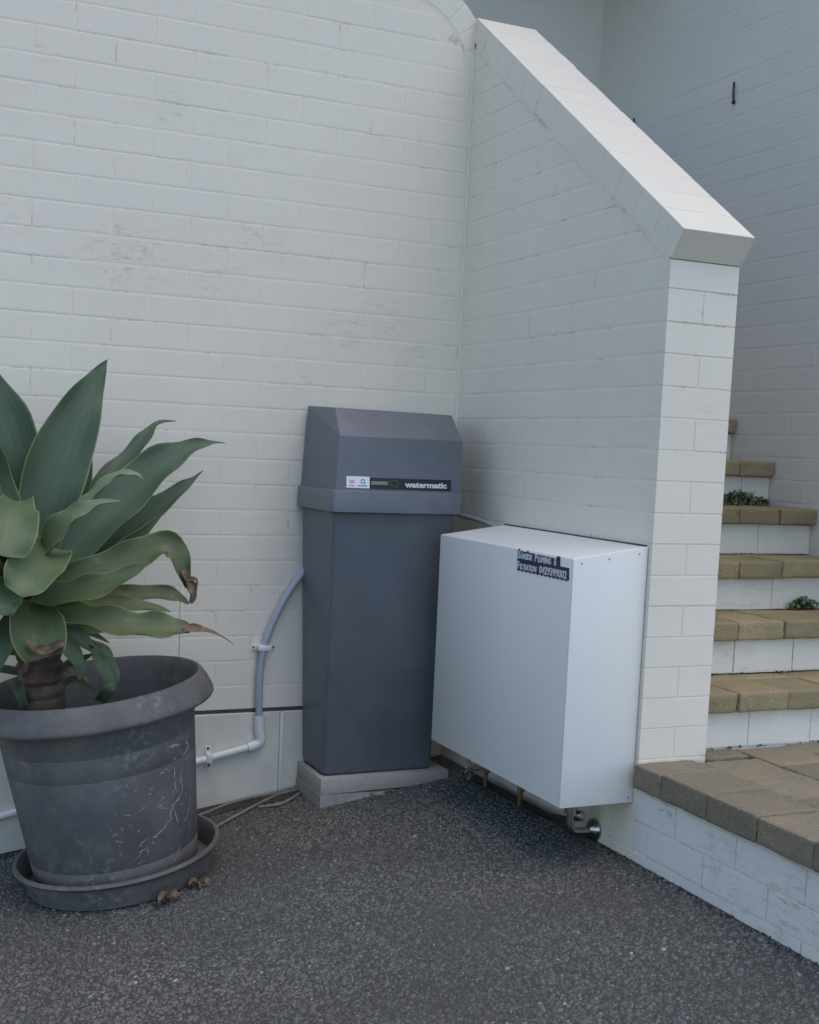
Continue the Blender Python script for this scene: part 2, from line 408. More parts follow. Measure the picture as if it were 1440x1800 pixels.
N = 92000                                                        # stone chips bedded in the asphalt
px = rng.uniform(-2.15, -.004, N); py = rng.uniform(-2.55, -.004, N)
rr = rng.gamma(7, .00062, N).clip(.002, .0085); ang = rng.uniform(0, 6.28, N); asp = rng.uniform(.55, 1., N); hh = rng.uniform(.2, .65, N) * rr
base = np.array([[1, 0], [.35, .95], [-.75, .65], [-.85, -.5], [.2, -1]]); nb = len(base)
ca, sa = np.cos(ang), np.sin(ang)
VV = np.empty((N, nb * 2, 3))
for k in range(nb):
    jx = base[k, 0] * rng.uniform(.75, 1.2, N); jy = base[k, 1] * rng.uniform(.75, 1.2, N) * asp
    for lv, (sc, zz) in enumerate(((1., -.0008), (.62, 1.))):
        X = px + (jx * ca - jy * sa) * rr * sc; Y = py + (jx * sa + jy * ca) * rr * sc
        VV[:, lv * nb + k, 0] = X; VV[:, lv * nb + k, 1] = np.minimum(Y, -.002)
        VV[:, lv * nb + k, 2] = -.28 + .15 * np.minimum(X, 0) + (zz if lv == 0 else hh * rng.uniform(.6, 1.3, N))
fl = [[k, (k + 1) % nb, nb + (k + 1) % nb, nb + k] for k in range(nb)]
me = bpy.data.meshes.new('asphalt_chips')
nv = N * nb * 2; npoly = N * (nb + 1); loops_per = nb * 4 + nb
me.vertices.add(nv); me.vertices.foreach_set('co', VV.reshape(-1))
one = np.array([i for f in fl for i in f] + [nb + k for k in range(nb)])
L_ = (np.arange(N)[:, None] * (nb * 2) + one[None]).reshape(-1)
me.loops.add(len(L_)); me.loops.foreach_set('vertex_index', L_.astype(np.int32))
st1 = np.array([4 * k for k in range(nb)] + [4 * nb]); st = (np.arange(N)[:, None] * loops_per + st1[None]).reshape(-1)
me.polygons.add(npoly); me.polygons.foreach_set('loop_start', st.astype(np.int32))
me.update(calc_edges=True)
g_ = rng.beta(3.0, 3.6, N) * .165 + .055; light = rng.random(N) > .994; g_[light] = rng.uniform(.2, .4, light.sum())
lf = 1 + .16 * np.sin(px * 3.1 + 1.3 * np.sin(py * 2.3)) * np.sin(py * 3.7 + .8) + .12 * np.sin(px * 9.1 + py * 4.2) * np.sin(py * 7.7 - px * 3); g_ = g_ * lf
warm = rng.normal(0, .07, N) + .05 * np.sin(px * 5 + py * 3.3); tint = np.stack([g_ * (1 + warm) * .97, g_ * 1.01, g_ * (1 - warm * .9) * .94, np.ones(N)], 1)
at = me.color_attributes.new('tint', 'FLOAT_COLOR', 'POINT')
at.data.foreach_set('color', np.repeat(tint, nb * 2, 0).astype(np.float32).reshape(-1))
me.materials.append(CHIPS); o = ob('asphalt_stone_chips', me); o['kind'] = 'stuff'; o['label'] = 'grey stone chips bedded in the dark asphalt'

# ------------------------------------------------------------------ wall of the yard (faces the camera, rounded end at its top)
AX, AZ, AR, BAND = -.262, 2.135, .335, .092                      # rounded shoulder: centre, outer radius, coping depth
yw = thing('yard_wall', 'white painted brick wall behind the dark grey bin and potted agave', 'wall', (-1.2, .1, -.3))
core = [(-4.6, -.9)] + [(0, -.9)]
ri = AR - BAND
arc = [(AX + ri * math.sin(t), AZ + ri * math.cos(t)) for t in [math.radians(a) for a in range(90, -1, -6)]]
prof = [(-4.6, -.079), (-.0, -.079), (0.0, AZ)] + [(AX + ri, AZ)] + arc[1:] + [(-4.6, AZ + ri)]
prof = [(-4.6, -.9), (-.001, -.9), (-.001, AZ - .02)] + arc + [(-4.6, AZ + ri)]
V = [(x, .0006, z) for x, z in prof] + [(x, .24, z) for x, z in prof]; n_ = len(prof)
F = [tuple(range(n_))] + [tuple(range(n_, 2 * n_))[::-1]] + [(i, i + n_, (i + 1) % n_ + n_, (i + 1) % n_) for i in range(n_)]
bm = bmesh.new(); vs = [bm.verts.new(v) for v in V]
for f in F: bm.faces.new([vs[i] for i in f])
ob('wall_core', bm_mesh('wall_core', bm, JOINT), yw)
def in_arch(s, z): return True
cuts_arch = []
def yard_course(k):
    z1 = k * .086 + .094
    if z1 <= AZ + .02: return 0.
    d = z1 - AZ
    return AX + (math.sqrt(max(ri * ri - d * d, 0)) if d < ri else -9)
for k in range(-1, 29):
    e = yard_course(k)
    if e < -2: continue
    wall_bricks(yw, PAINT_YARD, FACE_Y, (0, 0, 0), -2.02, min(-.002, e), [k], .246, lambda k: -.133 if k % 2 == 0 else -.010, depth=.05, tagk='yard')
# brick-on-edge coping round the shoulder and along the flat top
n_v = 7
for i in range(n_v):
    t0, t1 = math.radians(i * 96 / n_v + .35), math.radians((i + 1) * 96 / n_v - .35)
    poly = [(AX + r * math.sin(t), AZ + r * math.cos(t)) for r, t in ((ri + .003, t1), (ri + .003, t0), (AR, t0), (AR, t1))]
    cs, cz = sum(p[0] for p in poly) / 4, sum(p[1] for p in poly) / 4
    ob('coping_brick', poly_brick('coping_brick', [(p[0] - cs, p[1] - cz) for p in poly], .23, PAINT_YARD, to=FACE_Y), yw, (cs, -.001, cz))
pr_ = [(AX + r * math.sin(t), AZ + r * math.cos(t)) for r, ts in ((ri - .004, range(97, -1, -4)), (AR - .0012, range(0, 98, 4))) for t in [math.radians(a) for a in ts]]
pr_ = [(-1.99, AZ + AR - .0012)] + [q for q in pr_[len(range(97, -1, -4)):]] + [q for q in pr_[:len(range(97, -1, -4))]] + [(-1.99, AZ + ri - .004)]
bm = bmesh.new(); fa = bm.faces.new([bm.verts.new((x_, .0002, z_)) for x_, z_ in pr_])
r_ = bmesh.ops.extrude_face_region(bm, geom=[fa]); bmesh.ops.translate(bm, verts=[v for v in r_['geom'] if isinstance(v, bmesh.types.BMVert)], vec=(0, .226, 0))
ob('coping_mortar', bm_mesh('coping_mortar', bm, JOINT), yw)
for i in range(20):
    x1 = AX - i * .086; poly = [(x1 - .0825, AZ + ri + .003), (x1 - .0012, AZ + ri + .003), (x1 - .0012, AZ + AR), (x1 - .0825, AZ + AR)]
    cs, cz = x1 - .041, AZ + ri + BAND / 2
    ob('coping_brick', poly_brick('coping_brick', [(p[0] - cs, p[1] - cz) for p in poly], .23, PAINT_YARD, to=FACE_Y), yw, (cs, -.001, cz))
# open joint and smooth rendered plinth at the foot of the wall
ob('open_joint', box('open_joint', (-2.3, -.0012, -.086), (-.005, .0015, -.073), GAP, 0, 1), yw)
pl = [(-2.3, -.0065, -.95), (-.63, -.0065, -.95), (-.63, -.0065, -.088), (-2.3, -.0065, -.088)]
ob('plinth_panel', box('plinth_panel', (-2.3, -.006, -.95), (-.632, .0015, -.0875), RENDER, .002, 1), yw)
ob('plinth_panel', box('plinth_panel', (-.628, -.006, -.95), (-.003, .0015, -.0875), RENDER, .002, 1), yw)
# cracked sealant bead in the inner corner
ob('sealant_bead', tube('sealant_bead', [(-.0022 + random.uniform(-.0006, .0006), -.0022, .6 + i * .085) for i in range(21)], .0050, PAINT_YARD, 8), yw)

# ------------------------------------------------------------------ stair wall with raking coping
YE, TH, SL = -1.249, .228, .695                                  # end of the wall, thickness, slope of the coping
zb = lambda y: 1.378 + SL * (y - YE)
sw = thing('stair_wall', 'white painted brick stair wall with sloping coping, running down beside the white cabinet', 'wall', (.114, -.62, -.3))
V = []
for x in (.0006, TH - .0006):
    V += [(x, YE + .0013, -.9), (x, -.0005, -.9), (x, -.0005, zb(0) - .004), (x, YE + .0013, zb(YE) - .004)]
F = [(0, 1, 2, 3), (7, 6, 5, 4), (0, 4, 5, 1), (1, 5, 6, 2), (2, 6, 7, 3), (3, 7, 4, 0)]
bm = bmesh.new(); vs = [bm.verts.new(v) for v in V]
for f in F: bm.faces.new([vs[i] for i in f])
ob('wall_core', bm_mesh('wall_core', bm, JOINT), sw)
cut = [(-SL, 1., 1.378 - SL * YE - .003)]
low = lambda s, z: not (z < .62 and s > -.30)                    # hidden behind bin and cabinet
ks = list(range(-4, 27))
for k in ks:
    if k % 2 == 0:                                               # stretchers reach the end: two leaves, their ends show
        for tofn, pl_ in ((FACE_X, (0, 0, 0)), (BACK_X, (TH, 0, 0))):
            if tofn is BACK_X and (k > 24): continue
            wall_bricks(sw, PAINT_STAIR, tofn, pl_, YE, -.001, [k], .25, lambda k: YE, depth=.1105, cuts=cut, tagk='sw' + ('a' if tofn is FACE_X else 'b'))
    else:                                                        # a brick across the end, then stretchers
        z0, z1 = k * .086 + .0115, k * .086 + .0905
        poly = [(YE, z0), (YE + .1205, z0), (YE + .1205, z1), (YE, z1)]
        q = clip(poly, *cut[0])
        if len(q) > 2 and abs(area(q)) > .001:
            cs, cz = YE + .06, (z0 + z1) / 2
            ob('brick', poly_brick('brick', [(p[0] - cs, p[1] - cz) for p in q], TH, PAINT_STAIR, both=True, to=FACE_X), sw, (random.uniform(-.0004, .0001), cs + random.uniform(-.0008, .0002), cz))
        for tofn, pl_ in ((FACE_X, (0, 0, 0)), (BACK_X, (TH, 0, 0))):
            if tofn is BACK_X and (k > 24): continue
            wall_bricks(sw, PAINT_STAIR, tofn, pl_, YE + .1245, -.001, [k], .25, lambda k: YE + .1245, depth=.1105, cuts=cut, tagk='sw' + ('a' if tofn is FACE_X else 'b'))
# raking coping: bricks laid flat across the wall, following the slope
th = math.atan(SL); dy, dz = math.cos(th), math.sin(th); CT = .088
Lc = (0 - YE) / dy + .045; nc = 13; stp = Lc / nc
for i in range(nc):
    a, b = -.004 + i * stp + .0025, -.004 + (i + 1) * stp - .0025
    if i == 0: a = -.004
    e = random.choice((0, 0, 0, .003, -.001)) + random.uniform(-.0003, .0003)
    pts = []
    for x in (-.002 + random.uniform(-.0004, .0004), TH + .0035 + e):
        for s in (a, b):
            for t in (0.001, CT + random.uniform(-.0003, .0003)):
                y = YE + s * dy - t * dz; z = zb(YE) + s * dz + t * dy
                if y > -.001: z += 0; y = -.001
                pts.append((x, y, z))
    ob('coping_brick', hull('coping_brick', pts, PAINT_STAIR, .0012, 1, False), sw)
V = []
for x in (-.0012, TH + .0022):
    for s, t in ((.005, -.01), (Lc - .06, -.01), (Lc - .06, CT - .0012), (.003, CT - .0012)):
        V.append((x, YE + s * dy - t * dz, zb(YE) + s * dz + t * dy))
bm = bmesh.new(); vs = [bm.verts.new(v) for v in V]
for f in F: bm.faces.new([vs[i] for i in f])
ob('coping_mortar', bm_mesh('coping_mortar', bm, JOINT), sw)
ob('end_pier', box('end_pier', (.0, .002, -.3), (TH, .238, 2.325), PAINT_STAIR, .003, 1), sw)

# ------------------------------------------------------------------ walls behind the stairs
XW, YB = 1.305, 1.268
fw_ = thing('stair_side_wall', 'tall shaded white brick wall on the far side of the steps', 'wall', (XW + .1, -.2, -.3))
ob('wall_core', box('wall_core', (XW + .0006, -1.30, -.6), (XW + .24, YB + .25, 6.2), JOINT_FAR, 0, 1), fw_)  # unseen upper part raised to block sky light
stair_z = lambda y: (0 if y < -1.19 else .17 * (math.floor((y + 1.19) / .25) + 1))
wall_bricks(fw_, PAINT_FAR, FACE_X, (XW, 0, 0), -1.30, YB - .002, range(-1, 36), .24, lambda k: -.005 if k % 2 else -.125, depth=.05, tagk='far',
            keep=lambda s, z: z > max(stair_z(s) - .1, 0) and not (s < -.8 and z > 2.1))
bw = thing('back_wall', 'pale brick wall high behind the top of the sloping stair wall', 'wall', (.2, YB + .1, -.3))
ob('wall_core', box('wall_core', (-3.2, YB + .0006, -.6), (XW + .003, YB + .24, 6.2), JOINT_FAR, 0, 1), bw)  # carried up beyond the view to keep sky light off these walls
wall_bricks(bw, PAINT_FAR, FACE_Y, (0, YB, 0), -.55, XW - .002, range(21, 36), .24, lambda k: .04 if k % 2 else .16, depth=.05, tagk='back')
ob('added_shade_slab', box('added_shade_slab', (-3.2, .55, 3.34), (XW - .004, YB - .001, 3.46), PAINT_FAR, .004, 1), bw)  # slab added out of view to cut the sky light on the back wall
for lab, y, z0, z1 in (('small dark nail in the shaded wall, well above the steps', .221, 2.303, 2.381), ('small dark nail low behind the edge of the sloping coping', .937, 2.33, 2.393)):
    o = ob('wall_nail', tube('wall_nail', [(XW - .012, y, z1), (XW - .012, y, (z0 + z1) / 2), (XW - .010, y, z0 + .008)], .0045, NAIL, 8))
    tag(o, lab, 'nail')
    ob('nail_head', lathe('nail_head', [(.0, 0), (.009, .001), (.009, .006), (0, .007)], NAIL, 12, Matrix.Translation((XW - .012, y, z0)) @ Matrix.Rotation(math.pi / 2, 4, 'Y')), o)

# ------------------------------------------------------------------ steps
stt = thing('staircase', 'steps with tan paver treads and white painted risers climbing behind the stair wall', 'stairs', (.77, -.2, 0))
RUN, RIS, Y0 = .25, .17, -1.19
NS = 9
for i in range(NS):
    yf, zt = Y0 + i * RUN, RIS * (i + 1)
    ob('riser_core', box('riser_core', (TH + .001, yf + .034, zt - RIS - (.0 if i else .06)), (XW - .001, yf + RUN + .05, zt - .062), JOINT, 0, 1), stt)
    off = .13 if i % 2 else .02; x = TH + .002 - off; kk = 0
    while x < XW - .003:
        a, b = max(x, TH + .002), min(x + .24, XW - .002)
        if b - a > .03:
            poly = [(a, zt - RIS + .002), (b - .004, zt - RIS + .002), (b - .004, zt - .0605), (a, zt - .0605)]
            cs, cz = (a + b) / 2, zt - .1
            ob('riser_brick', poly_brick('riser_brick', [(p[0] - cs, p[1] - cz) for p in poly], .05, PAINT_RISER, c=.003, jit=.002, to=FACE_Y), stt, (cs, yf + .030 + random.uniform(-.001, .001), cz))
        x += .24
    x = .384 - .187 - (0.0)
    for c in range(7):
        a, b = max(x + c * .187, TH + .004), min(x + (c + 1) * .187 - .005, XW - .006)
        if b - a < .03: continue
        jy, jz = random.uniform(-.004, .004), random.uniform(-.002, .002)
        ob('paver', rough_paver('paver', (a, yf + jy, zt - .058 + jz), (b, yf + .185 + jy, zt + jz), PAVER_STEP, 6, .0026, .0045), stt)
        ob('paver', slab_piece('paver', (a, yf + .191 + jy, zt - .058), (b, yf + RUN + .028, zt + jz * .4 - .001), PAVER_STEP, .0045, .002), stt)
yt_ = Y0 + NS * RUN
ob('top_landing', box('top_landing', (TH + .001, yt_ + .03, 1.3), (XW - .001, YB + .003, RIS * (NS + 1)), PAVER_STEP, .006, 1), stt)

# ------------------------------------------------------------------ landing in front of the steps
ld = bpy.data.objects.new('paved_landing', None); ld.location = (.6, -2.2, -.3); COL.objects.link(ld); struct(ld)
ld['label'] = 'raised brown paved landing with a white painted brick edge at the foot of the steps'
ob('landing_core', box('landing_core', (.002, -3.4, -.7), (XW + .6, YE - .002, -.064), JOINT, 0, 1), ld)
ob('landing_bed', box('landing_bed', (TH + .001, YE - .003, -.5), (XW + .0, Y0 + .06, -.064), DIRT, 0, 1), ld)
ob('joint_sand', box('joint_sand', (-.002, -3.4, -.064), (XW + .6, YE - .0, -.014), DIRT, 0, 1), ld)
PL = .195
for c in range(9):
    x0 = -.016 if c == 0 else .187 + (c - 1) * .203
    x1 = .184 if c == 0 else x0 + .2
    offy = -1.376 if c % 2 == 0 else -1.278
    for r in range(-1, 11):
        yb, ya = offy - (r - 1) * .196 - .196, offy - r * .196 - .196
        top = (YE - .003) if x0 < TH else (Y0 + .028)
        b_ = min(yb - .003, top)
        if b_ - ya < .03 or ya > top or ya < -3.35: continue
        if x0 > XW: continue
        jz = random.uniform(-.003, .002)
        pm = PAVER_TOP
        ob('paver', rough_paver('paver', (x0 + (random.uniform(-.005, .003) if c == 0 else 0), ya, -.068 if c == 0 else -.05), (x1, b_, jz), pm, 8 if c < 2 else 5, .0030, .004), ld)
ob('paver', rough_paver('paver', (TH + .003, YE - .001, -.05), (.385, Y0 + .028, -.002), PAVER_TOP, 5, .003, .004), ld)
wall_bricks(ld, PAINT_LOW, FACE_X, (0, 0, 0), -3.4, YE - .001, [-4, -3, -2], .25, lambda k: YE - .06 if k % 2 else YE - .185, depth=.05, tagk='low', jit=.0012)
# bits of dirt and crumbs caught against the risers and the wall foot
def crumbs(name, spots, mat, label):
    V, F = [], []
    for (x, y, z, s) in spots:
        b = len(V); P = [(math.cos(t) * s * random.uniform(.6, 1.2), math.sin(t) * s * random.uniform(.4, 1.), 0) for t in (0, 1.3, 2.6, 3.9, 5.2)]
        V += [(x + p[0], y + p[1], z - .001) for p in P] + [(x + p[0] * .5, y + p[1] * .5, z + s * random.uniform(.4, .9)) for p in P]
        F += [(b + k, b + (k + 1) % 5, b + 5 + (k + 1) % 5, b + 5 + k) for k in range(5)] + [tuple(b + 5 + k for k in range(5))]
    o = ob(name, mesh(name, V, F, mat)); o['kind'] = 'stuff'; o['label'] = label; return o
sp = []
for i in range(6):
    for q in range(60):
        x = random.uniform(TH + .02, XW - .01); 
        if random.random() < .5 + .4 * math.sin(x * 9 + i * 2): sp.append((x, Y0 + i * RUN + .026 - abs(random.gauss(0, .006)), RIS * i + .001, random.uniform(.002, .007)))
for q in range(260): sp.append((-abs(random.gauss(0, .012)) - .002, random.uniform(-2.4, -.4), -.28, random.uniform(.002, .006)))
for q in range(420):
    x = random.uniform(-1.7, -.56); sp.append((x, -.008 - abs(random.gauss(0, .03)), gz(x) + .001, random.uniform(.002, .007)))
crumbs('dirt_crumbs', sp, DIRT, 'dark dirt and crumbs gathered along the wall foot and the risers')

# ------------------------------------------------------------------ concrete pad and bin
pad = thing('bin_pad', 'pale concrete slab bedded on mortar under the dark grey bin', 'slab', (-.33, -.13, -.35))
ob('slab', hull('slab', [(-.566, -.258, -.323), (-.566, -.012, -.323), (-.566, -.258, -.268), (-.566, -.012, -.268), (-.094, -.262, -.314), (-.094, -.012, -.318), (-.094, -.262, -.266), (-.094, -.012, -.268)], CONCRETE, .004, 2), pad)
V, F = [], []                                                    # ragged mortar wedge below the slab
nx = 26
for i in range(nx):
    t = i / (nx - 1); x = -.57 + .40 * t
    yf = -.268 + .012 * math.sin(i * 1.7) * (t > .4) + random.uniform(-.003, .003) + (.03 * max(0, t - .55) / .45)
    V += [(x, yf, gz(x) - .01), (x, yf + .004, -.3225 - random.uniform(0, .002)), (x, -.02, -.3225), (x, -.02, gz(x) - .01)]
for i in range(nx - 1):
    for k in range(4): F.append((i * 4 + k, i * 4 + (k + 1) % 4, i * 4 + 4 + (k + 1) % 4, i * 4 + 4 + k))
F += [(0, 1, 2, 3), tuple((nx - 1) * 4 + k for k in (3, 2, 1, 0))]
ob('mortar_bed', mesh('mortar_bed', V, F, MORTAR), pad)

bn = thing('water_unit_bin', 'dark grey plastic bin-shaped unit with a lid and label, in the corner on a slab', 'bin', (-.36, -.14, -.267))
def rrect(x0, x1, y0, y1, r, z, n=6):
    P = []
    for cx_, cy_, a0 in ((x1 - r, y1 - r, 0), (x0 + r, y1 - r, 90), (x0 + r, y0 + r, 180), (x1 - r, y0 + r, 270)):
        for k in range(n + 1):
            a = math.radians(a0 + 90 * k / n); P.append((cx_ + r * math.cos(a), cy_ + r * math.sin(a), z))
    return P
def loft(name, rings, mat, caps=True, deg=40):
    n = len(rings[0]); V = [v for r in rings for v in r]; F = []
    for j in range(len(rings) - 1):
        for k in range(n): F.append((j * n + k, j * n + (k + 1) % n, (j + 1) * n + (k + 1) % n, (j + 1) * n + k))
    if caps: F += [tuple(range(n))[::-1], tuple(range((len(rings) - 1) * n, len(rings) * n))]
    return smooth_by_angle(mesh(name, V, F, mat), deg)
rings = []
B0, B1 = (-.550, -.148, -.228, -.012), (-.583, -.150, -.330, -.014)
for t in [0, .012, .03, .25, .5, .75, 1.]:
    e = (.008 if t == 0 else .002 if t < .02 else 0)
    q = [B0[i] + (B1[i] - B0[i]) * t for i in range(4)]
    bow = .004 * math.sin(math.pi * t)
    rings.append(rrect(q[0] + e, q[1] - e, q[2] + e - bow, q[3] - e, .016, -.266 + .899 * t))
body = ob('body', loft('body', rings, BIN), bn)
lipr = []
for e, z in ((.004, .628), (.0, .631), (.0, .695), (.003, .700), (.012, .702)):
    lipr.append(rrect(-.602 + e, -.133 - e, -.358 + e, -.006 - e, .02, z))
ob('lid_rim', loft('lid_rim', lipr, BIN_LIP), bn)
lidpts = [(-.587, -.342, .700), (-.139, -.342, .700), (-.587, -.012, .700), (-.139, -.012, .700),
          (-.573, -.330, .874), (-.136, -.330, .874), (-.579, -.012, .88), (-.130, -.012, .88),
          (-.552, -.222, .964), (-.128, -.222, .960), (-.572, -.014, .972), (-.12, -.014, .968)]
lid = ob('lid', hull('lid', lidpts, BIN_LIP, .024, 5), bn); wn = lid.modifiers.new('normals', 'WEIGHTED_NORMAL'); wn.weight = 80
ob('base_trim', loft('base_trim', [rrect(-.546, -.152, -.224, -.016, .016, -.2668), rrect(-.546, -.152, -.224, -.016, .016, -.2655)], BLACK), bn)

def text_mesh(name, body_, mat, size, width=None, bold=0., ext=.0004, space=1.):
    cu = bpy.data.curves.new(name, 'FONT'); cu.body = body_; cu.size = size; cu.offset = bold; cu.extrude = ext; cu.resolution_u = 3; cu.space_character = space
    t = bpy.data.objects.new(name, cu); COL.objects.link(t); dg = bpy.context.evaluated_depsgraph_get(); dg.update()
    me = bpy.data.meshes.new_from_object(t.evaluated_get(dg)); bpy.data.objects.remove(t); bpy.data.curves.remove(cu)
    me.name = name; me.materials.clear(); me.materials.append(mat)
    co = np.empty(len(me.vertices) * 3); me.vertices.foreach_get('co', co); co = co.reshape(-1, 3)
    co[:, 0] -= co[:, 0].min()
    if width: co[:, 0] *= width / co[:, 0].max()
    me.vertices.foreach_set('co', co.reshape(-1)); me.update(); return me
def place(me, M_): me.transform(M_); return me
lean = math.atan((.342 - .330) / .174)
LB = Matrix.Translation((0, -.342, .700)) @ Matrix.Rotation(math.pi / 2 - lean, 4, 'X')   # lid front: x to the right, y up the face, z outwards
def plate(name, x0, x1, y0, y1, z0, z1, mat, par, MX):
    return ob(name, place(box(name, (x0, y0, z0), (x1, y1, z1), mat, 0, 1), MX), par)
lab = plate('label_plate', -.549, -.469, .0085, .0455, -.001, .0010, STK_W, lid, LB)
lab['label'] = 'small white label with a red letter and a blue mark'
bar = plate('label_plate', -.4685, -.177, .0065, .0430, -.001, .0010, STK_K, lid, LB)
bar['label'] = 'black label strip with white lettering'
ob('label_letter', place(text_mesh('label_letter', 'W', STK_R, .019, .021, .0004), LB @ Matrix.Translation((-.541, .0215, .0012))), lid)
ob('label_line', place(box('label_line', (-.541, .0145, .001), (-.520, .0172, .0014), STK_R, 0, 1), LB), lid)
bm = bmesh.new()
def ring(bm, cx_, cy_, r0, r1, a0, a1, z, n=20):
    vs = [(bm.verts.new((cx_ + r0 * math.cos(a), cy_ + r0 * math.sin(a), z)), bm.verts.new((cx_ + r1 * math.cos(a), cy_ + r1 * math.sin(a), z))) for a in [math.radians(a0 + (a1 - a0) * k / n) for k in range(n + 1)]]
    for p, q in zip(vs, vs[1:]): bm.faces.new((p[0], p[1], q[1], q[0]))
ring(bm, -.493, .0300, .0045, .0078, -60, 290, .0013)
vs = [bm.verts.new(p) for p in ((-.489, .0225, .0013), (-.4835, .0215, .0013), (-.4865, .0285, .0013), (-.490, .0265, .0013))]; bm.faces.new(vs)
vs = [bm.verts.new(p) for p in ((-.510, .0140, .0013), (-.478, .0140, .0013), (-.478, .0175, .0013), (-.510, .0175, .0013))]; bm.faces.new(vs)
ob('label_mark', place(bm_mesh('label_mark', bm, STK_B), LB), lid)
for i, (y0, y1) in enumerate(((.0275, .0310), (.0215, .0250))):
    ob('label_line', place(box('label_line', (-.463, y0, .001), (-.405, y1, .0014), STK_G, 0, 1), LB), lid)
bm = bmesh.new()                                                  # thin map outline
out = [(-.397, .024), (-.396, .031), (-.391, .034), (-.387, .0375), (-.383, .037), (-.380, .035), (-.377, .038), (-.374, .033), (-.369, .028), (-.3685, .021), (-.372, .014), (-.377, .0125), (-.381, .018), (-.386, .0195), (-.392, .0175), (-.397, .018)]
for i in range(len(out)):
    p, q = Vector(out[i]), Vector(out[(i + 1) % len(out)]); d = (q - p).normalized(); nn = Vector((-d.y, d.x)) * .0007
    vs = [bm.verts.new((*v, .0013)) for v in (p - nn, q - nn, q + nn, p + nn)]; bm.faces.new(vs)
ob('label_outline', place(bm_mesh('label_outline', bm, STK_O), LB), lid)
ob('label_lettering', place(text_mesh('label_lettering', 'watermatic', STK_T, .0255, .153, .0011), LB @ Matrix.Translation((-.345, .0155, .0012))), lid)

# ------------------------------------------------------------------ white cabinet on the stair wall
CX, CY0, CY1, CB = -.237, -1.234, -.405, -.116
cb = thing('wall_cabinet', 'white sheet metal cabinet with navy lettering fixed to the stair wall', 'cabinet', (-.118, -.82, CB))
ob('cabinet_body', hull('cabinet_body', [(x, y, z) for y in (CY0 + .004, CY1) for x, z in ((-.001, CB + .002), (CX + .003, CB + .002), (CX + .003, .562), (-.001, .597))], CABINET, .0015, 1), cb)
ob('front_panel', hull('front_panel', [(x, y, z) for y in (CY0 + .0025, CY1 - .0005) for x in (CX, CX + .006) for z in (CB, .5655)], CABINET, .001, 2), cb)
ob('end_panel', hull('end_panel', [(x, y, z) for y in (CY0, CY0 + .006) for x, z in ((-.003, CB), (CX - .001, CB), (CX - .001, .566), (-.003, .601))], CABINET, .001, 2), cb)
ob('top_panel', hull('top_panel', [(x, y, z + dz_) for y in (CY0 + .0035, CY1 - .002) for dz_ in (0, .003) for x, z in ((-.002, .599), (CX + .002, .5645))], CABINET, .0008, 1), cb)
ob('wall_flashing', tube('wall_flashing', [(-.002, CY0 + .01, .6035), (-.002, -.8, .6030), (-.002, CY1, .6035)], .0028, GAP, 8), cb)
for x, z in ((-.213, .556), (-.126, .568), (-.030, .582), (-.018, -.102)):
    ob('screw', lathe('screw', [(0, .0022), (.0020, .0014), (.0026, 0)], SCREW, 10, Matrix.Translation((x, CY0, z)) @ Matrix.Rotation(math.pi / 2, 4, 'X')), cb)
CF = Matrix.Translation((CX, 0, 0)) @ Matrix(((0, 0, -1, 0), (-1, 0, 0, 0), (0, 1, 0, 0), (0, 0, 0, 1)))   # x -> -y, y -> z, z -> -x
bm = bmesh.new()
out = [(.926, .5065), (.926, .564), (.936, .569), (.941, .563), (.978, .562), (.984, .568), (.990, .562), (1.140, .560), (1.150, .568), (1.163, .566), (1.165, .541), (1.212, .541), (1.214, .508)]
x = 1.205
while x > .935: out += [(x, .5065), (x - .006, .5035), (x - .012, .5068)]; x -= .022
f = bm.faces.new([bm.verts.new((a, b, .0012)) for a, b in out[::-1]])
r = bmesh.ops.extrude_face_region(bm, geom=[f]); bmesh.ops.translate(bm, verts=[v for v in r['geom'] if isinstance(v, bmesh.types.BMVert)], vec=(0, 0, -.0014))
bmesh.ops.triangulate(bm, faces=bm.faces)
ob('sign_sticker', place(bm_mesh('sign_sticker', bm, STK_N), CF), cb)
xx = .930
for s, size, wd, y in (('S', .030, .016, .5415), ('EASIDE', .0225, .062, .5415), ('P', .030, .014, .5415), ('LUMBING', .0225, .072, .5415), ('&', .030, .014, .5415)):
    if s in ('P', '&'): xx += .012
    ob('sign_letters', place(text_mesh('sign_letters', s, STK_T, size, wd, .0009), CF @ Matrix.Translation((xx, y, .0016))), cb); xx += wd + .0035
xx = .930
for s, size, wd, y in (('F', .030, .012, .5110), ('ILTRATION', .0225, .094, .5110), ('0429399002', .0290, .148, .5110)):
    if s[0] == '0': xx += .012
    ob('sign_letters', place(text_mesh('sign_letters', s, STK_T, size, wd, .0009), CF @ Matrix.Translation((xx, y, .0016))), cb); xx += wd + .0035

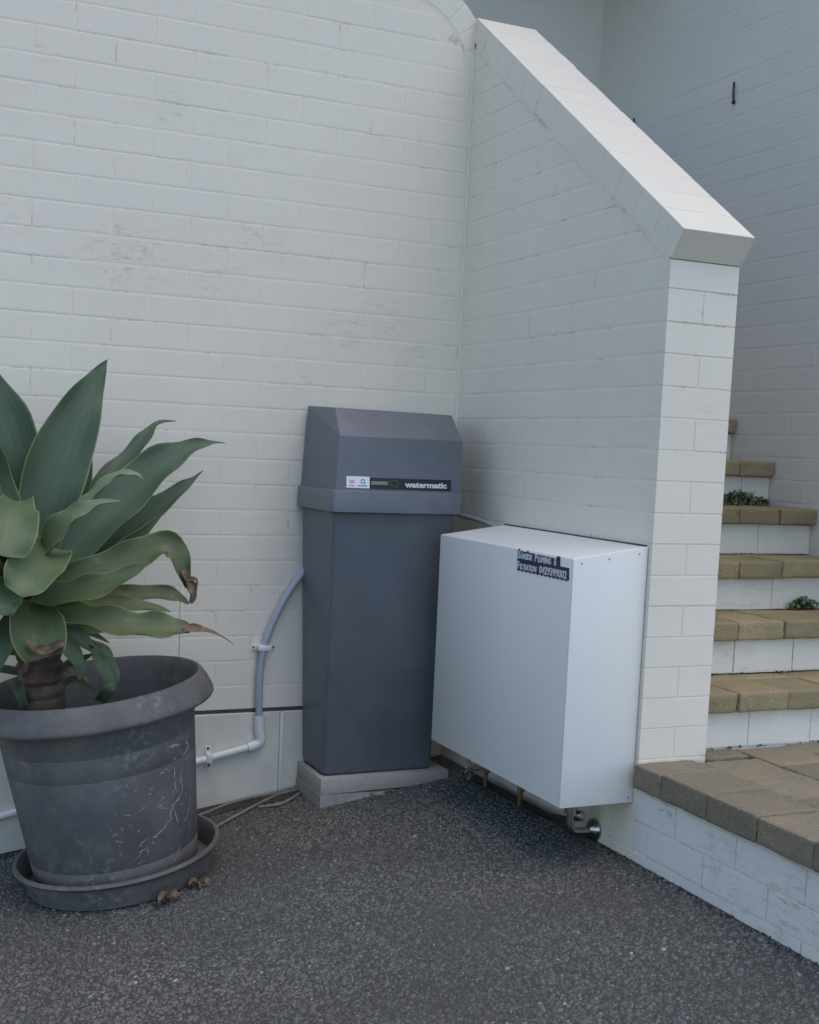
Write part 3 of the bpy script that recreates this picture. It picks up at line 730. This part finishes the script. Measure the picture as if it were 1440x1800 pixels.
# pipework under the cabinet
tr = thing('chrome_tail', 'chrome pipe elbow under the cabinet with a round wall flange', 'pipe', (-.05, -1.055, -.24))
ob('pipe', tube('pipe', [(-.088, -1.055, -.120), (-.088, -1.055, -.20), (-.087, -1.055, -.228), (-.078, -1.055, -.246), (-.055, -1.055, -.250), (-.004, -1.055, -.250)], .0125, CHROME, 16), tr)
ob('flange', lathe('flange', [(.014, .022), (.020, .018), (.028, .010), (.033, .003), (.033, 0)], CHROME, 32, Matrix.Translation((-.0045, -1.055, -.248)) @ Matrix.Rotation(-math.pi / 2, 4, 'Y')), tr)
ob('collar', lathe('collar', [(.013, -.014), (.019, -.012), (.019, .012), (.013, .014)], CHROME, 20, Matrix.Translation((-.088, -1.055, -.178))), tr)
ob('valve_cap', lathe('valve_cap', [(.0, .022), (.010, .021), (.014, .014), (.016, 0), (.016, -.012)], CHROME, 20, Matrix.Translation((-.065, -1.062, -.200)) @ Matrix.Rotation(math.radians(75), 4, 'X')), tr)
hs = tag(ob('drain_hose', tube('drain_hose', [(-.086, -1.02, -.222), (-.06, -.93, -.245), (-.045, -.84, -.262), (-.040, -.70, -.268), (-.040, -.50, -.270), (-.06, -.38, -.268)], .011, BLACK, 10)), 'thin black hose running along the wall foot under the cabinet', 'hose')
for nm, y, lb in (('pipe_stub', -.50, 'brass pipe stub under the cabinet nearest the bin'), ('pipe_stub', -.735, 'brass pipe stub midway under the cabinet')):
    t_ = thing(nm, lb, 'pipe', (-.07, y, -.26))
    ob('pipe', tube('pipe', [(-.075, y, -.118), (-.075, y, -.20), (-.074, y + .004, -.262)], .008, BRASS, 12), t_)
    ob('nut', lathe('nut', [(.009, -.011), (.014, -.010), (.014, .010), (.009, .011)], BRASS, 6, Matrix.Translation((-.075, y, -.205))), t_)
    ob('pipe_arm', tube('pipe_arm', [(-.075, y, -.215), (-.06, y - .02, -.185), (-.045, y - .035, -.150), (-.040, y - .04, -.120)], .006, BRASS, 10), t_)
tp = thing('stop_tap', 'small metal tap on the ground beside the bin pad', 'tap', (-.06, -.33, -.28))
ob('tap_body', tube('tap_body', [(-.005, -.33, -.245), (-.045, -.335, -.248), (-.075, -.345, -.262)], .010, CHROME, 12), tp)
ob('handle', lathe('handle', [(0, .008), (.014, .007), (.016, 0), (.014, -.006), (0, -.007)], CHROME, 14, Matrix.Translation((-.078, -.375, -.262)) @ Matrix.Rotation(1.2, 4, 'X')), tp)
ob('feed_pipe', tube('feed_pipe', [(-.040, -.335, -.248), (-.06, -.31, -.20), (-.07, -.295, -.150), (-.08, -.29, -.10)], .006, BRASS, 10), tp)
sp_ = tag(ob('supply_pipe', tube('supply_pipe', [(-.020, -.02, .617), (-.020, -.15, .612), (-.020, -.30, .602), (-.022, -.42, .585)], .008, CONDUIT, 10)), 'thin grey pipe along the wall between bin and cabinet', 'pipe')

# ------------------------------------------------------------------ conduit and pipes on the yard wall
cd = thing('conduit', 'curved grey conduit rising from a white elbow to the back of the bin', 'conduit', (-.71, -.02, -.19))
CP = [(-.53, -.022, .452), (-.578, -.022, .394), (-.634, -.022, .312), (-.676, -.022, .226), (-.704, -.022, .141), (-.715, -.022, .058), (-.7165, -.022, -.02), (-.714, -.022, -.10)]
ob('flexible_tube', tube('flexible_tube', CP, .0125, CONDUIT, 14), cd)
ob('elbow', tube('elbow', [(-.7135, -.022, -.096), (-.711, -.022, -.145), (-.706, -.022, -.176), (-.713, -.022, -.193), (-.735, -.022, -.202), (-.752, -.022, -.206)], .0178, PVC, 16), cd)
sd = ob('saddle_clip', box('saddle_clip', (-.728, -.0375, .130), (-.680, -.008, .152), PVC, .006, 2), cd)
ob('clip_ear', box('clip_ear', (-.742, -.0095, .131), (-.662, -.0015, .151), PVC, .002, 1), cd)
for x in (-.737, -.667): ob('screw', lathe('screw', [(0, .002), (.003, .0015), (.0035, 0)], NAIL, 10, Matrix.Translation((x, -.0097, .141)) @ Matrix.Rotation(math.pi / 2, 4, 'X')), cd)
pp = thing('waste_pipe', 'white plastic pipe sloping left along the wall foot behind the pot', 'pipe', (-1.1, -.02, -.3))
ob('pipe', tube('pipe', [(-.748, -.022, -.2045), (-2.1, -.022, -.499)], .0128, PVC, 16), pp)
ob('pipe_clip', box('pipe_clip', (-.899, -.0375, -.252), (-.877, -.004, -.216), PVC, .006, 2), pp)
ob('clip_ear', hull('clip_ear', [(x, y, z) for x in (-.898, -.878) for y in (-.011, -.0068) for z in (-.270, -.195)], PVC, .002, 1), pp)
for z in (-.203, -.2615): ob('screw', lathe('screw', [(0, .003), (.0045, .0015), (.005, 0)], NAIL, 10, Matrix.Translation((-.888 + (.004 if z < -.22 else 0), -.0112, z)) @ Matrix.Rotation(math.pi / 2, 4, 'X')), pp)
tag(ob('cable_cover', box('cable_cover', (-.634, -.0155, -.372), (-.622, -.0062, -.090), PVC, .003, 2)), 'thin white cable cover running down the wall foot beside the bin', 'conduit')
tag(ob('cable_cover', box('cable_cover', (-.9935, -.0060, -.068), (-.9865, -.0005, .335), PAINT_YARD, .002, 2)), 'thin white vertical cable cover on the wall above the pot rim', 'conduit')
for lb, P in (('pale dirty cable lying closest to the wall foot between pot and bin', [(-1.0, -.10, 0), (-.91, -.075, 0), (-.82, -.035, 0), (-.735, -.025, 0), (-.66, -.035, 0), (-.575, -.022, 0)]),
              ('pale dirty cable curving out over the asphalt between pot and bin', [(-.99, -.29, 0), (-.88, -.205, 0), (-.794, -.146, 0), (-.725, -.10, 0), (-.64, -.055, 0), (-.575, -.05, 0)]),
              ('short cable end lying in front of the slab corner', [(-.74, -.135, 0), (-.69, -.155, 0), (-.658, -.150, 0), (-.62, -.125, 0), (-.578, -.09, 0)])):
    tag(ob('cable', tube('cable', [(x, y, gz(x) + .0075) for x, y, _ in P], .0055, CABLE, 8)), lb, 'cable')
V, F = [], []
for i in range(40):
    x = -2.1 + i * .0395; V += [(x, -.0062, gz(x) + .004), (x, -.050 - .018 * math.sin(i * 1.1) * random.random() - (.05 if i > 27 else 0), gz(x) + .0035)]
for i in range(39): F.append((i * 2, i * 2 + 1, i * 2 + 3, i * 2 + 2))
o = ob('gutter_dirt', mesh('gutter_dirt', V, F, DIRT)); o['kind'] = 'stuff'; o['label'] = 'dark dirt strip in the gap between wall and asphalt'

# ------------------------------------------------------------------ pot, saucer, agave
ax = Vector((-.148, 0, .989)).normalized(); ux = Vector((ax.z, 0, -ax.x)); 
def frame(c):
    M_ = Matrix.Identity(4)
    for i, v in enumerate((ux, Vector((0, 1, 0)), ax)):
        for j in range(3): M_[j][i] = v[j]
    M_.translation = c; return M_
PC = Vector((-1.266, -.425, gz(-1.266) + .002)); FR = frame(PC)
sc = thing('pot_saucer', 'dark grey plastic saucer with dusty rim under the big pot', 'saucer', tuple(PC))
ob('saucer_dish', lathe('saucer_dish', [(0, .002), (.258, 0), (.268, .004), (.285, .066), (.300, .074), (.305, .081), (.302, .088), (.292, .088), (.284, .078), (.268, .020), (0, .016)], POT, 72, Matrix.Translation((.008, 0, .001)) @ FR, .004), sc)
pt = thing('plant_pot', 'large scuffed dark grey plastic pot holding the agave', 'pot', tuple(PC))
profile = [(.0, .020), (.228, .020), (.234, .026), (.240, .040), (.2465, .100), (.2455, .102), (.2467, .104), (.2735, .372), (.2727, .374), (.2737, .376), (.2795, .440), (.2787, .442), (.2797, .444), (.2885, .522)]
ob('pot_body', lathe('pot_body', profile, POT, 96, FR), pt)
ob('rim', lathe('rim', [(.287, .514), (.298, .520), (.330, .522), (.341, .525), (.346, .531), (.346, .538), (.342, .550), (.332, .574), (.321, .594), (.316, .599), (.309, .600), (.304, .594), (.297, .565), (.281, .48), (.268, .38)], POT, 96, FR), pt)
ob('soil', lathe('soil', [(.0, .415), (.1, .412), (.2, .408), (.270, .403)], SOIL, 48, FR, .01), pt)
def on_pot(th_, h):                                              # a point just off the pot's outside
    r = np.interp(h, [p[1] for p in profile[3:]], [p[0] for p in profile[3:]]); return FR @ Vector(((r + .0012) * math.cos(th_), (r + .0012) * math.sin(th_), h))
def scratch(P, w0):
    V, F = [], []; n = len(P)
    Q = []
    for i in range(n - 1):
        for k in range(5):
            t = k / 5; Q.append((P[i][0] + (P[i + 1][0] - P[i][0]) * t + random.gauss(0, .006), P[i][1] + (P[i + 1][1] - P[i][1]) * t + random.gauss(0, .0016)))
    for i, (a, h) in enumerate(Q):
        p, q = Q[max(i - 1, 0)], Q[min(i + 1, len(Q) - 1)]; d = Vector(((q[0] - p[0]) * .27, q[1] - p[1])); d = d.normalized() if d.length else Vector((1, 0))
        ww = w0 * 1.4 * random.uniform(.3, 1.2) * (1 if 1 < i < len(Q) - 2 else .4); nx_, nh = -d.y * ww / .27, d.x * ww
        V += [on_pot(a + nx_, h + nh), on_pot(a - nx_, h - nh)]
    for i in range(len(Q) - 1): F.append((2 * i, 2 * i + 1, 2 * i + 3, 2 * i + 2))
    me = mesh('scuff_mark', V, F, SCRATCH); o = ob('scuff_mark', me, pt)
A = math.radians
for P, wd in (([(A(-54), .36), (A(-54), .31), (A(-53), .27)], .0018), ([(A(-47), .345), (A(-48), .31), (A(-46), .285), (A(-50), .262), (A(-56), .25), (A(-60), .22), (A(-58), .205)], .0022),
              ([(A(-41), .37), (A(-41.5), .345)], .0018), ([(A(-58), .215), (A(-63), .20), (A(-72), .175), (A(-75), .18)], .0018), ([(A(-56), .235), (A(-54), .205), (A(-52), .18)], .0022),
              ([(A(-38), .265), (A(-37), .225), (A(-42), .185), (A(-50), .18)], .0015), ([(A(-46), .25), (A(-40), .265)], .0014), ([(A(-60), .10), (A(-57), .075), (A(-54), .105), (A(-50), .13)], .0016),
              ([(A(-66), .355), (A(-62), .36), (A(-58), .362)], .0020), ([(A(-38), .43), (A(-40), .415), (A(-37), .395), (A(-41), .385), (A(-45), .38)], .0022), ([(A(-58), .425), (A(-52), .42), (A(-46), .418)], .003),
              ([(A(-84), .16), (A(-80), .175), (A(-77), .18)], .0012), ([(A(-96), .145), (A(-94), .165)], .002), ([(A(-78), .13), (A(-78), .165)], .0014), ([(A(-88), .12), (A(-82), .145), (A(-76), .16)], .001), ([(A(-68), .26), (A(-64), .265)], .0014), ([(A(-64), .245), (A(-60), .25)], .0012), ([(A(-75), .165), (A(-73), .155)], .0016)): scratch(P, wd)
for k in range(46):                                              # many short faint scuffs
    a = A(random.uniform(-100, -32)); h = random.choice((random.uniform(.06, .36), random.gauss(.25, .05))); l_ = random.uniform(.004, .02); d_ = random.uniform(-1.2, 1.2)
    scratch([(a, h), (a + l_ * math.cos(d_) * 3, h + l_ * math.sin(d_)), (a + l_ * math.cos(d_) * 5, h + l_ * 1.5 * math.sin(d_))], random.uniform(.0005, .0013))
ag = thing('agave_plant', 'green agave with broad pointed leaves and a short brown stem in the pot', 'plant', (-1.49, -.45, -.05))
stp_ = []
V0 = []
for i in range(41):
    t = i / 40; stp_.append((Vector((-1.487, -.45, -.075)).lerp(Vector((-1.53, -.455, .44)), t), (.068 - .010 * t) * (1 + .075 * math.sin(i * 2.3))))
ob('stem', tube('stem', [p for p, r in stp_], [r for p, r in stp_], STEM, 18, sub=1), ag)
def leaf(kind, P, W, nrm, name='leaf', parent=None, ch=.16):
    P = [Vector(p) for p in P]; nseg = 5; Q, WW = [], []
    for i in range(len(P) - 1):
        p0, p1, p2, p3 = P[max(i - 1, 0)], P[i], P[i + 1], P[min(i + 2, len(P) - 1)]
        w0, w1, w2, w3 = W[max(i - 1, 0)], W[i], W[i + 1], W[min(i + 2, len(W) - 1)]
        for k in range(nseg):
            t = k / nseg; f = lambda a, b, c, d: .5 * ((2 * b) + (c - a) * t + (2 * a - 5 * b + 4 * c - d) * t * t + (3 * b - a - 3 * c + d) * t ** 3)
            Q.append(f(p0, p1, p2, p3)); WW.append(max(f(w0, w1, w2, w3), .0015))
    Q.append(P[-1]); WW.append(max(W[-1], .001))
    nc = 9; V, F, UV = [], [], []; nrm = Vector(nrm).normalized(); n = len(Q); ph = random.uniform(0, 6)
    for side in (1, -1):
        for i in range(n):
            d = (Q[min(i + 1, n - 1)] - Q[max(i - 1, 0)]).normalized(); s = d.cross(nrm).normalized(); u = s.cross(d).normalized()
            for k in range(nc):
                x = -1 + 2 * k / (nc - 1); wv = WW[i] / 2
                chan = ch * wv * 2 * (x * x) - ch * wv * .6; wave = .010 * math.sin(i * .9 + ph + (2 if x > 0 else 0)) * abs(x) ** 3 * min(1, wv / .04)
                tk = (.0055 * (1 - x * x) + .0006) * min(1, wv / .02 + .1)
                V.append(Q[i] + s * (x * wv * 1.0) + u * (chan + wave + side * tk)); UV.append((k / (nc - 1), i / (n - 1)))
    o_ = n * nc
    for i in range(n - 1):
        for k in range(nc - 1):
            a = i * nc + k; F.append((a, a + 1, a + nc + 1, a + nc)); b = o_ + a; F.append((b, b + nc, b + nc + 1, b + 1))
        for k in (0, nc - 1):
            a = i * nc + k; F.append((a, a + nc, o_ + a + nc, o_ + a))
    for i in (0, n - 1):
        for k in range(nc - 1): a = i * nc + k; F.append((a, o_ + a, o_ + a + 1, a + 1))
    me = mesh(name, V, F, LEAF[kind] if kind in LEAF else WEED); ul = me.uv_layers.new(name='UVMap')
    for lp in me.loops: ul.data[lp.index].uv = UV[lp.vertex_index]
    bm = bmesh.new(); bm.from_mesh(me); bmesh.ops.recalc_face_normals(bm, faces=bm.faces); bm.to_mesh(me); bm.free()
    smooth_by_angle(me, 50); return ob(name, me, parent)
LEAVES=[
 ('g',[(-1.517, -0.4, 0.477), (-1.494, -0.4, 0.616), (-1.455, -0.38, 0.755), (-1.39, -0.34, 0.904), (-1.332, -0.3, 1.016), (-1.303, -0.29, 1.065)],[0.0977, 0.1545, 0.1766, 0.1243, 0.047, 0.0017],(0, -1, 0.3)),
 ('g',[(-1.555, -0.36, 0.514), (-1.567, -0.35, 0.677), (-1.602, -0.33, 0.837), (-1.647, -0.31, 0.964), (-1.701, -0.3, 1.088)],[0.1145, 0.1794, 0.1706, 0.1133, 0.0032],(0.2, -1, 0.3)),
 ('g',[(-1.617, -0.5, 0.526), (-1.644, -0.53, 0.652), (-1.684, -0.56, 0.774), (-1.723, -0.58, 0.893)],[0.094, 0.1358, 0.1062, 0.003],(0.5, -1, 0.3)),
 ('g',[(-1.454, -0.33, 0.462), (-1.4, -0.28, 0.61), (-1.363, -0.25, 0.728), (-1.338, -0.22, 0.845)],[0.0918, 0.0881, 0.0614, 0.0017],(-0.3, -1, 0.2)),
 ('g',[(-1.435, -0.36, 0.515), (-1.337, -0.3, 0.647), (-1.245, -0.25, 0.75), (-1.176, -0.22, 0.829), (-1.131, -0.2, 0.884), (-1.07, -0.2, 0.895)],[0.0763, 0.0814, 0.0726, 0.0507, 0.0194, 0.0018],(-0.5, -0.6, 0.5)),
 ('g',[(-1.46, -0.42, 0.455), (-1.354, -0.4, 0.569), (-1.251, -0.37, 0.669), (-1.147, -0.35, 0.764), (-1.059, -0.34, 0.815), (-0.994, -0.34, 0.833), (-0.951, -0.34, 0.833)],[0.0914, 0.1357, 0.1412, 0.1091, 0.0551, 0.0156, 0.0017],(-0.35, -0.8, 0.5)),
 ('g',[(-1.366, -0.34, 0.446), (-1.251, -0.3, 0.546), (-1.16, -0.27, 0.614), (-1.068, -0.25, 0.682), (-1.018, -0.24, 0.721), (-0.992, -0.24, 0.745)],[0.0774, 0.0858, 0.0732, 0.0441, 0.0142, 0.0018],(-0.3, -0.8, 0.4)),
 ('u',[(-1.358, -0.44, 0.424), (-1.288, -0.45, 0.508), (-1.22, -0.45, 0.571), (-1.164, -0.44, 0.618)],[0.0493, 0.0561, 0.0398, 0.0033],(-0.2, -0.7, -0.6)),
 ('p',[(-1.407, -0.52, 0.641), (-1.369, -0.54, 0.688), (-1.331, -0.55, 0.727), (-1.291, -0.56, 0.74), (-1.261, -0.57, 0.733), (-1.248, -0.57, 0.718)],[0.0414, 0.0381, 0.0254, 0.0191, 0.0112, 0.0016],(-0.4, -0.5, 0.7)),
 ('p',[(-1.51, -0.55, 0.523), (-1.473, -0.6, 0.59), (-1.433, -0.63, 0.632), (-1.384, -0.65, 0.659), (-1.33, -0.67, 0.667)],[0.0783, 0.0806, 0.0524, 0.0231, 0.0015],(-0.4, -0.6, 0.6)),
 ('u',[(-1.48, -0.5, 0.524), (-1.517, -0.6, 0.512), (-1.557, -0.68, 0.482), (-1.591, -0.72, 0.449), (-1.613, -0.73, 0.425)],[0.0955, 0.1297, 0.1415, 0.1158, 0.0591],(0, -0.8, 0.6)),
 ('u',[(-1.584, -0.52, 0.653), (-1.6, -0.6, 0.627), (-1.614, -0.66, 0.585), (-1.628, -0.69, 0.543), (-1.635, -0.7, 0.517)],[0.0779, 0.1143, 0.1349, 0.1278, 0.0889],(0, -0.8, 0.6)),
 ('u',[(-1.596, -0.58, 0.437), (-1.618, -0.65, 0.418), (-1.637, -0.69, 0.393), (-1.645, -0.7, 0.364)],[0.0463, 0.0815, 0.0865, 0.0595],(0, -0.8, 0.6)),
 ('o',[(-1.479, -0.5, 0.415), (-1.365, -0.52, 0.457), (-1.264, -0.53, 0.499), (-1.185, -0.54, 0.536), (-1.142, -0.55, 0.515), (-1.127, -0.56, 0.466), (-1.111, -0.56, 0.417)],[0.0799, 0.0933, 0.094, 0.0782, 0.0654, 0.0425, 0.0197],(-0.2, -0.8, 0.5)),
 ('d',[(-1.13, -0.57, 0.466), (-1.111, -0.575, 0.422), (-1.102, -0.58, 0.398), (-1.11, -0.58, 0.373)],[0.0228, 0.036, 0.0262, 0.0131],(0.5, -0.8, 0.2)),
 ('d',[(-1.124, -0.575, 0.442), (-1.095, -0.58, 0.442), (-1.091, -0.58, 0.422)],[0.013, 0.0098, 0.0049],(0.2, -0.8, 0.2)),
 ('o',[(-1.539, -0.55, 0.397), (-1.458, -0.62, 0.405), (-1.374, -0.66, 0.433), (-1.294, -0.68, 0.474), (-1.255, -0.69, 0.507)],[0.0627, 0.0838, 0.0713, 0.0373, 0.0031],(-0.2, -0.7, 0.6)),
 ('o',[(-1.426, -0.42, 0.372), (-1.305, -0.38, 0.369), (-1.2, -0.36, 0.375), (-1.111, -0.35, 0.369), (-1.072, -0.35, 0.351), (-1.054, -0.35, 0.339)],[0.0493, 0.0538, 0.0513, 0.045, 0.0209, 0.0035],(0, -0.8, 0.5)),
 ('o',[(-1.508, -0.55, 0.365), (-1.442, -0.62, 0.35), (-1.359, -0.67, 0.333), (-1.272, -0.7, 0.323), (-1.198, -0.72, 0.323), (-1.146, -0.73, 0.319)],[0.0567, 0.081, 0.0901, 0.0872, 0.075, 0.0251],(0, -0.7, 0.7)),
 ('d',[(-1.167, -0.735, 0.321), (-1.131, -0.738, 0.323), (-1.091, -0.74, 0.314), (-1.055, -0.74, 0.298), (-1.023, -0.74, 0.276)],[0.0219, 0.0235, 0.011, 0.0047, 0.0016],(0, -0.8, 0.5)),
 ('o',[(-1.547, -0.55, 0.382), (-1.545, -0.62, 0.333), (-1.538, -0.66, 0.283), (-1.527, -0.67, 0.241)],[0.094, 0.1355, 0.1435, 0.1008],(0, -1, 0.1)),
 ('d',[(-1.569, -0.675, 0.29), (-1.547, -0.685, 0.266), (-1.514, -0.685, 0.268), (-1.478, -0.68, 0.284)],[0.0121, 0.0243, 0.0243, 0.0184],(0, -0.9, 0.4)),
 ('s',[(-1.373, -0.4, 0.243), (-1.33, -0.42, 0.212), (-1.304, -0.44, 0.164), (-1.292, -0.45, 0.102)],[0.0267, 0.045, 0.0467, 0.0133],(0.6, -0.7, 0.4)),
 ('s',[(-1.358, -0.44, 0.224), (-1.338, -0.47, 0.178), (-1.323, -0.48, 0.13), (-1.325, -0.48, 0.079)],[0.0298, 0.0395, 0.0428, 0.0198],(0.3, -0.9, 0.2)),
 ('s',[(-1.463, -0.42, 0.143), (-1.404, -0.4, 0.175), (-1.339, -0.38, 0.2)],[0.023, 0.0333, 0.005],(0, -0.6, 0.8)),
 ('s',[(-1.466, -0.38, 0.2), (-1.412, -0.34, 0.226), (-1.357, -0.31, 0.251), (-1.284, -0.3, 0.217)],[0.0332, 0.0438, 0.0307, 0.0035],(0, -0.7, 0.6)),
 ('s',[(-1.551, -0.42, 0.209), (-1.611, -0.4, 0.221), (-1.671, -0.38, 0.222)],[0.0293, 0.0357, 0.0097],(0, -0.6, 0.8)),
 ('s',[(-1.543, -0.42, 0.151), (-1.611, -0.4, 0.163), (-1.688, -0.4, 0.177)],[0.0196, 0.0293, 0.0064],(0, -0.6, 0.8)),
 ('s',[(-1.556, -0.5, 0.077), (-1.575, -0.53, 0.14), (-1.557, -0.52, 0.191)],[0.0224, 0.0284, 0.0063],(0, -0.9, 0.2)),
 ('s',[(-1.339, -0.46, 0.073), (-1.323, -0.5, 0.11), (-1.304, -0.5, 0.136)],[0.0298, 0.0394, 0.0066],(0.2, -0.8, 0.5)),
 ('s',[(-1.452, -0.4, 0.094), (-1.407, -0.37, 0.12), (-1.363, -0.36, 0.108), (-1.333, -0.36, 0.069)],[0.0133, 0.0218, 0.0203, 0.0051],(0, -0.7, 0.6)),
 ('g',[(-1.502, -0.38, 0.45), (-1.414, -0.33, 0.512), (-1.326, -0.29, 0.561), (-1.246, -0.27, 0.592)],[0.0656, 0.0737, 0.058, 0.0035],(-0.3, -0.8, 0.4)),
 ('o',[(-1.499, -0.48, 0.38), (-1.411, -0.52, 0.385), (-1.321, -0.55, 0.368), (-1.237, -0.57, 0.363), (-1.165, -0.58, 0.349)],[0.0545, 0.0577, 0.0515, 0.0356, 0.0033],(0, -0.7, 0.7)),
 ('o',[(-1.506, -0.42, 0.356), (-1.422, -0.4, 0.311), (-1.345, -0.38, 0.282), (-1.258, -0.36, 0.281), (-1.198, -0.36, 0.293)],[0.0554, 0.0628, 0.0537, 0.034, 0.0034],(0, -0.8, 0.5)),
 ('s',[(-1.498, -0.48, 0.299), (-1.456, -0.52, 0.259), (-1.419, -0.54, 0.21), (-1.411, -0.54, 0.152)],[0.0418, 0.0512, 0.0416, 0.0048],(0.2, -0.9, 0.3)),
 ('s',[(-1.465, -0.42, 0.306), (-1.401, -0.42, 0.259), (-1.351, -0.42, 0.221), (-1.323, -0.42, 0.233)],[0.036, 0.0463, 0.0333, 0.0033],(0, -0.8, 0.5)),
 ('s',[(-1.588, -0.52, 0.323), (-1.622, -0.56, 0.274), (-1.644, -0.57, 0.221), (-1.647, -0.57, 0.167)],[0.0566, 0.0683, 0.0557, 0.0062],(0, -0.9, 0.3)),
 ('s',[(-1.515, -0.38, 0.268), (-1.56, -0.36, 0.249), (-1.622, -0.35, 0.252)],[0.0362, 0.0428, 0.0098],(0, -0.7, 0.6)),
 ('d',[(-1.459, -0.44, 0.177), (-1.417, -0.46, 0.166), (-1.383, -0.47, 0.143), (-1.366, -0.47, 0.104)],[0.0131, 0.0196, 0.0131, 0.0033],(0, -0.8, 0.5)),
 ('d',[(-1.551, -0.52, 0.202), (-1.569, -0.54, 0.174), (-1.58, -0.54, 0.127)],[0.0127, 0.0189, 0.0047],(0, -0.9, 0.3)),
 ('s',[(-1.459, -0.38, 0.233), (-1.407, -0.36, 0.28), (-1.352, -0.35, 0.303)],[0.0299, 0.0368, 0.0068],(-0.3, -0.7, 0.5)),
]

for kd, P, W, nr in LEAVES:
    o = leaf(kd, P, W, nr, 'dry_tip' if kd == 'd' else 'leaf', ag, .30 if kd == 'd' else .26)
    if kd == 'd': o['label'] = 'shrivelled brown leaf tip'
for a, el, ln, wd in ((150, 60, .62, .16), (185, 40, .60, .15), (215, 25, .55, .14), (165, 15, .55, .13), (200, -5, .5, .12), (120, 35, .42, .13), (235, 5, .45, .13), (175, 75, .6, .15)):   # the far side of the rosette
    a, el = math.radians(a), math.radians(el); B = Vector((-1.57, -.45, .42)); d = Vector((math.cos(a) * math.cos(el), math.sin(a) * math.cos(el) * .75, math.sin(el)))
    P = [B + d * ln * t + Vector((0, 0, -.12 * t * t)) for t in (.05, .3, .55, .8, 1.)]; nr = Vector((0, 0, 1)) - d * d.z * .9
    leaf('g', P, [wd * .55, wd * .95, wd, wd * .55, .002], nr, 'leaf', ag)

# ------------------------------------------------------------------ dry leaves by the saucer, weeds on the steps
for lb, c, s, rz in (('curled dry brown leaf lying against the front of the saucer', (-1.195, -.740, gz(-1.195)), .75, .4), ('small dry brown leaf scrap on the asphalt right of the saucer', (-1.09, -.672, gz(-1.09)), .5, 2.2)):
    t_ = thing('dry_leaf', lb, 'leaf', c)
    for k in range(4):
        a = rz + k * 1.1; P = [Vector(c) + Vector((math.cos(a) * r * s * .06 + .004 * k, math.sin(a) * r * s * .05, (.012 + .055 * r * (1.1 - r) * (2.2 if k % 2 else 1.5)) * s)) for r in (0, .3, .6, .85, 1.05)]
        leaf('d', P, [.010 * s, .026 * s, .032 * s, .02 * s, .004 * s], (math.sin(a * 3), -.5, .8), 'blade', t_, .35)
tw = tag(ob('dry_twig', tube('dry_twig', [(-1.50, -.70, gz(-1.50) + .006), (-1.46, -.705, gz(-1.46) + .016), (-1.43, -.70, gz(-1.43) + .03)], .002, LEAF['d'], 6)), 'thin dry twig on the asphalt left of the saucer front', 'twig')
def weed(label, c, spread, n, h):
    t_ = thing('weed', label, 'weed', c); V, F, UV = [], [], []
    for i in range(n):
        a, r = random.uniform(0, 6.28), math.sqrt(random.random()); x, y, z = c[0] + spread * r * math.cos(a), c[1] + .3 * spread * r * math.sin(a) - .012, c[2] + h * random.random() * (1 - r * .6) + .004
        s = random.uniform(.006, .013); ti = Vector((random.uniform(-.7, .7), random.uniform(-1, .1), random.uniform(.2, 1))).normalized(); u = ti.orthogonal().normalized(); v = ti.cross(u); rot = random.uniform(0, 6.28)
        b = len(V)
        for k in range(6):
            q = rot + k * math.pi / 3; V.append(Vector((x, y, z)) + (u * math.cos(q) + v * math.sin(q) * .75) * s + ti * (.0025 if k % 3 == 0 else 0))
        F.append(tuple(range(b, b + 6))); 
    me = mesh('foliage', V, F, WEED); ul = me.uv_layers.new(name='UVMap')
    for lp in me.loops: ul.data[lp.index].uv = (.5, .4)
    o = ob('foliage', me, t_); o['kind'] = 'stuff'
    for i in range(max(4, n // 9)):
        a = random.uniform(0, 6.28); p = Vector(c) + Vector((0, -.006, .002)); e = p + Vector((spread * .8 * math.cos(a), -.01 - .2 * spread * abs(math.sin(a)), h * random.uniform(.3, .8)))
        ob('stalk', tube('stalk', [p, (p + e) / 2 + Vector((0, 0, h * .25)), e], .0011, WEED, 5, sub=3), t_)
weed('low dark green weed spread along the fourth tread against the riser', (1.135, -.165, .682), .10, 150, .060)
weed('tiny weed tuft at the wall end of the fourth tread', (1.255, -.17, .682), .035, 26, .035)
weed('green weed at the back of the second tread near the right edge', (1.055, -.668, .342), .065, 90, .045)
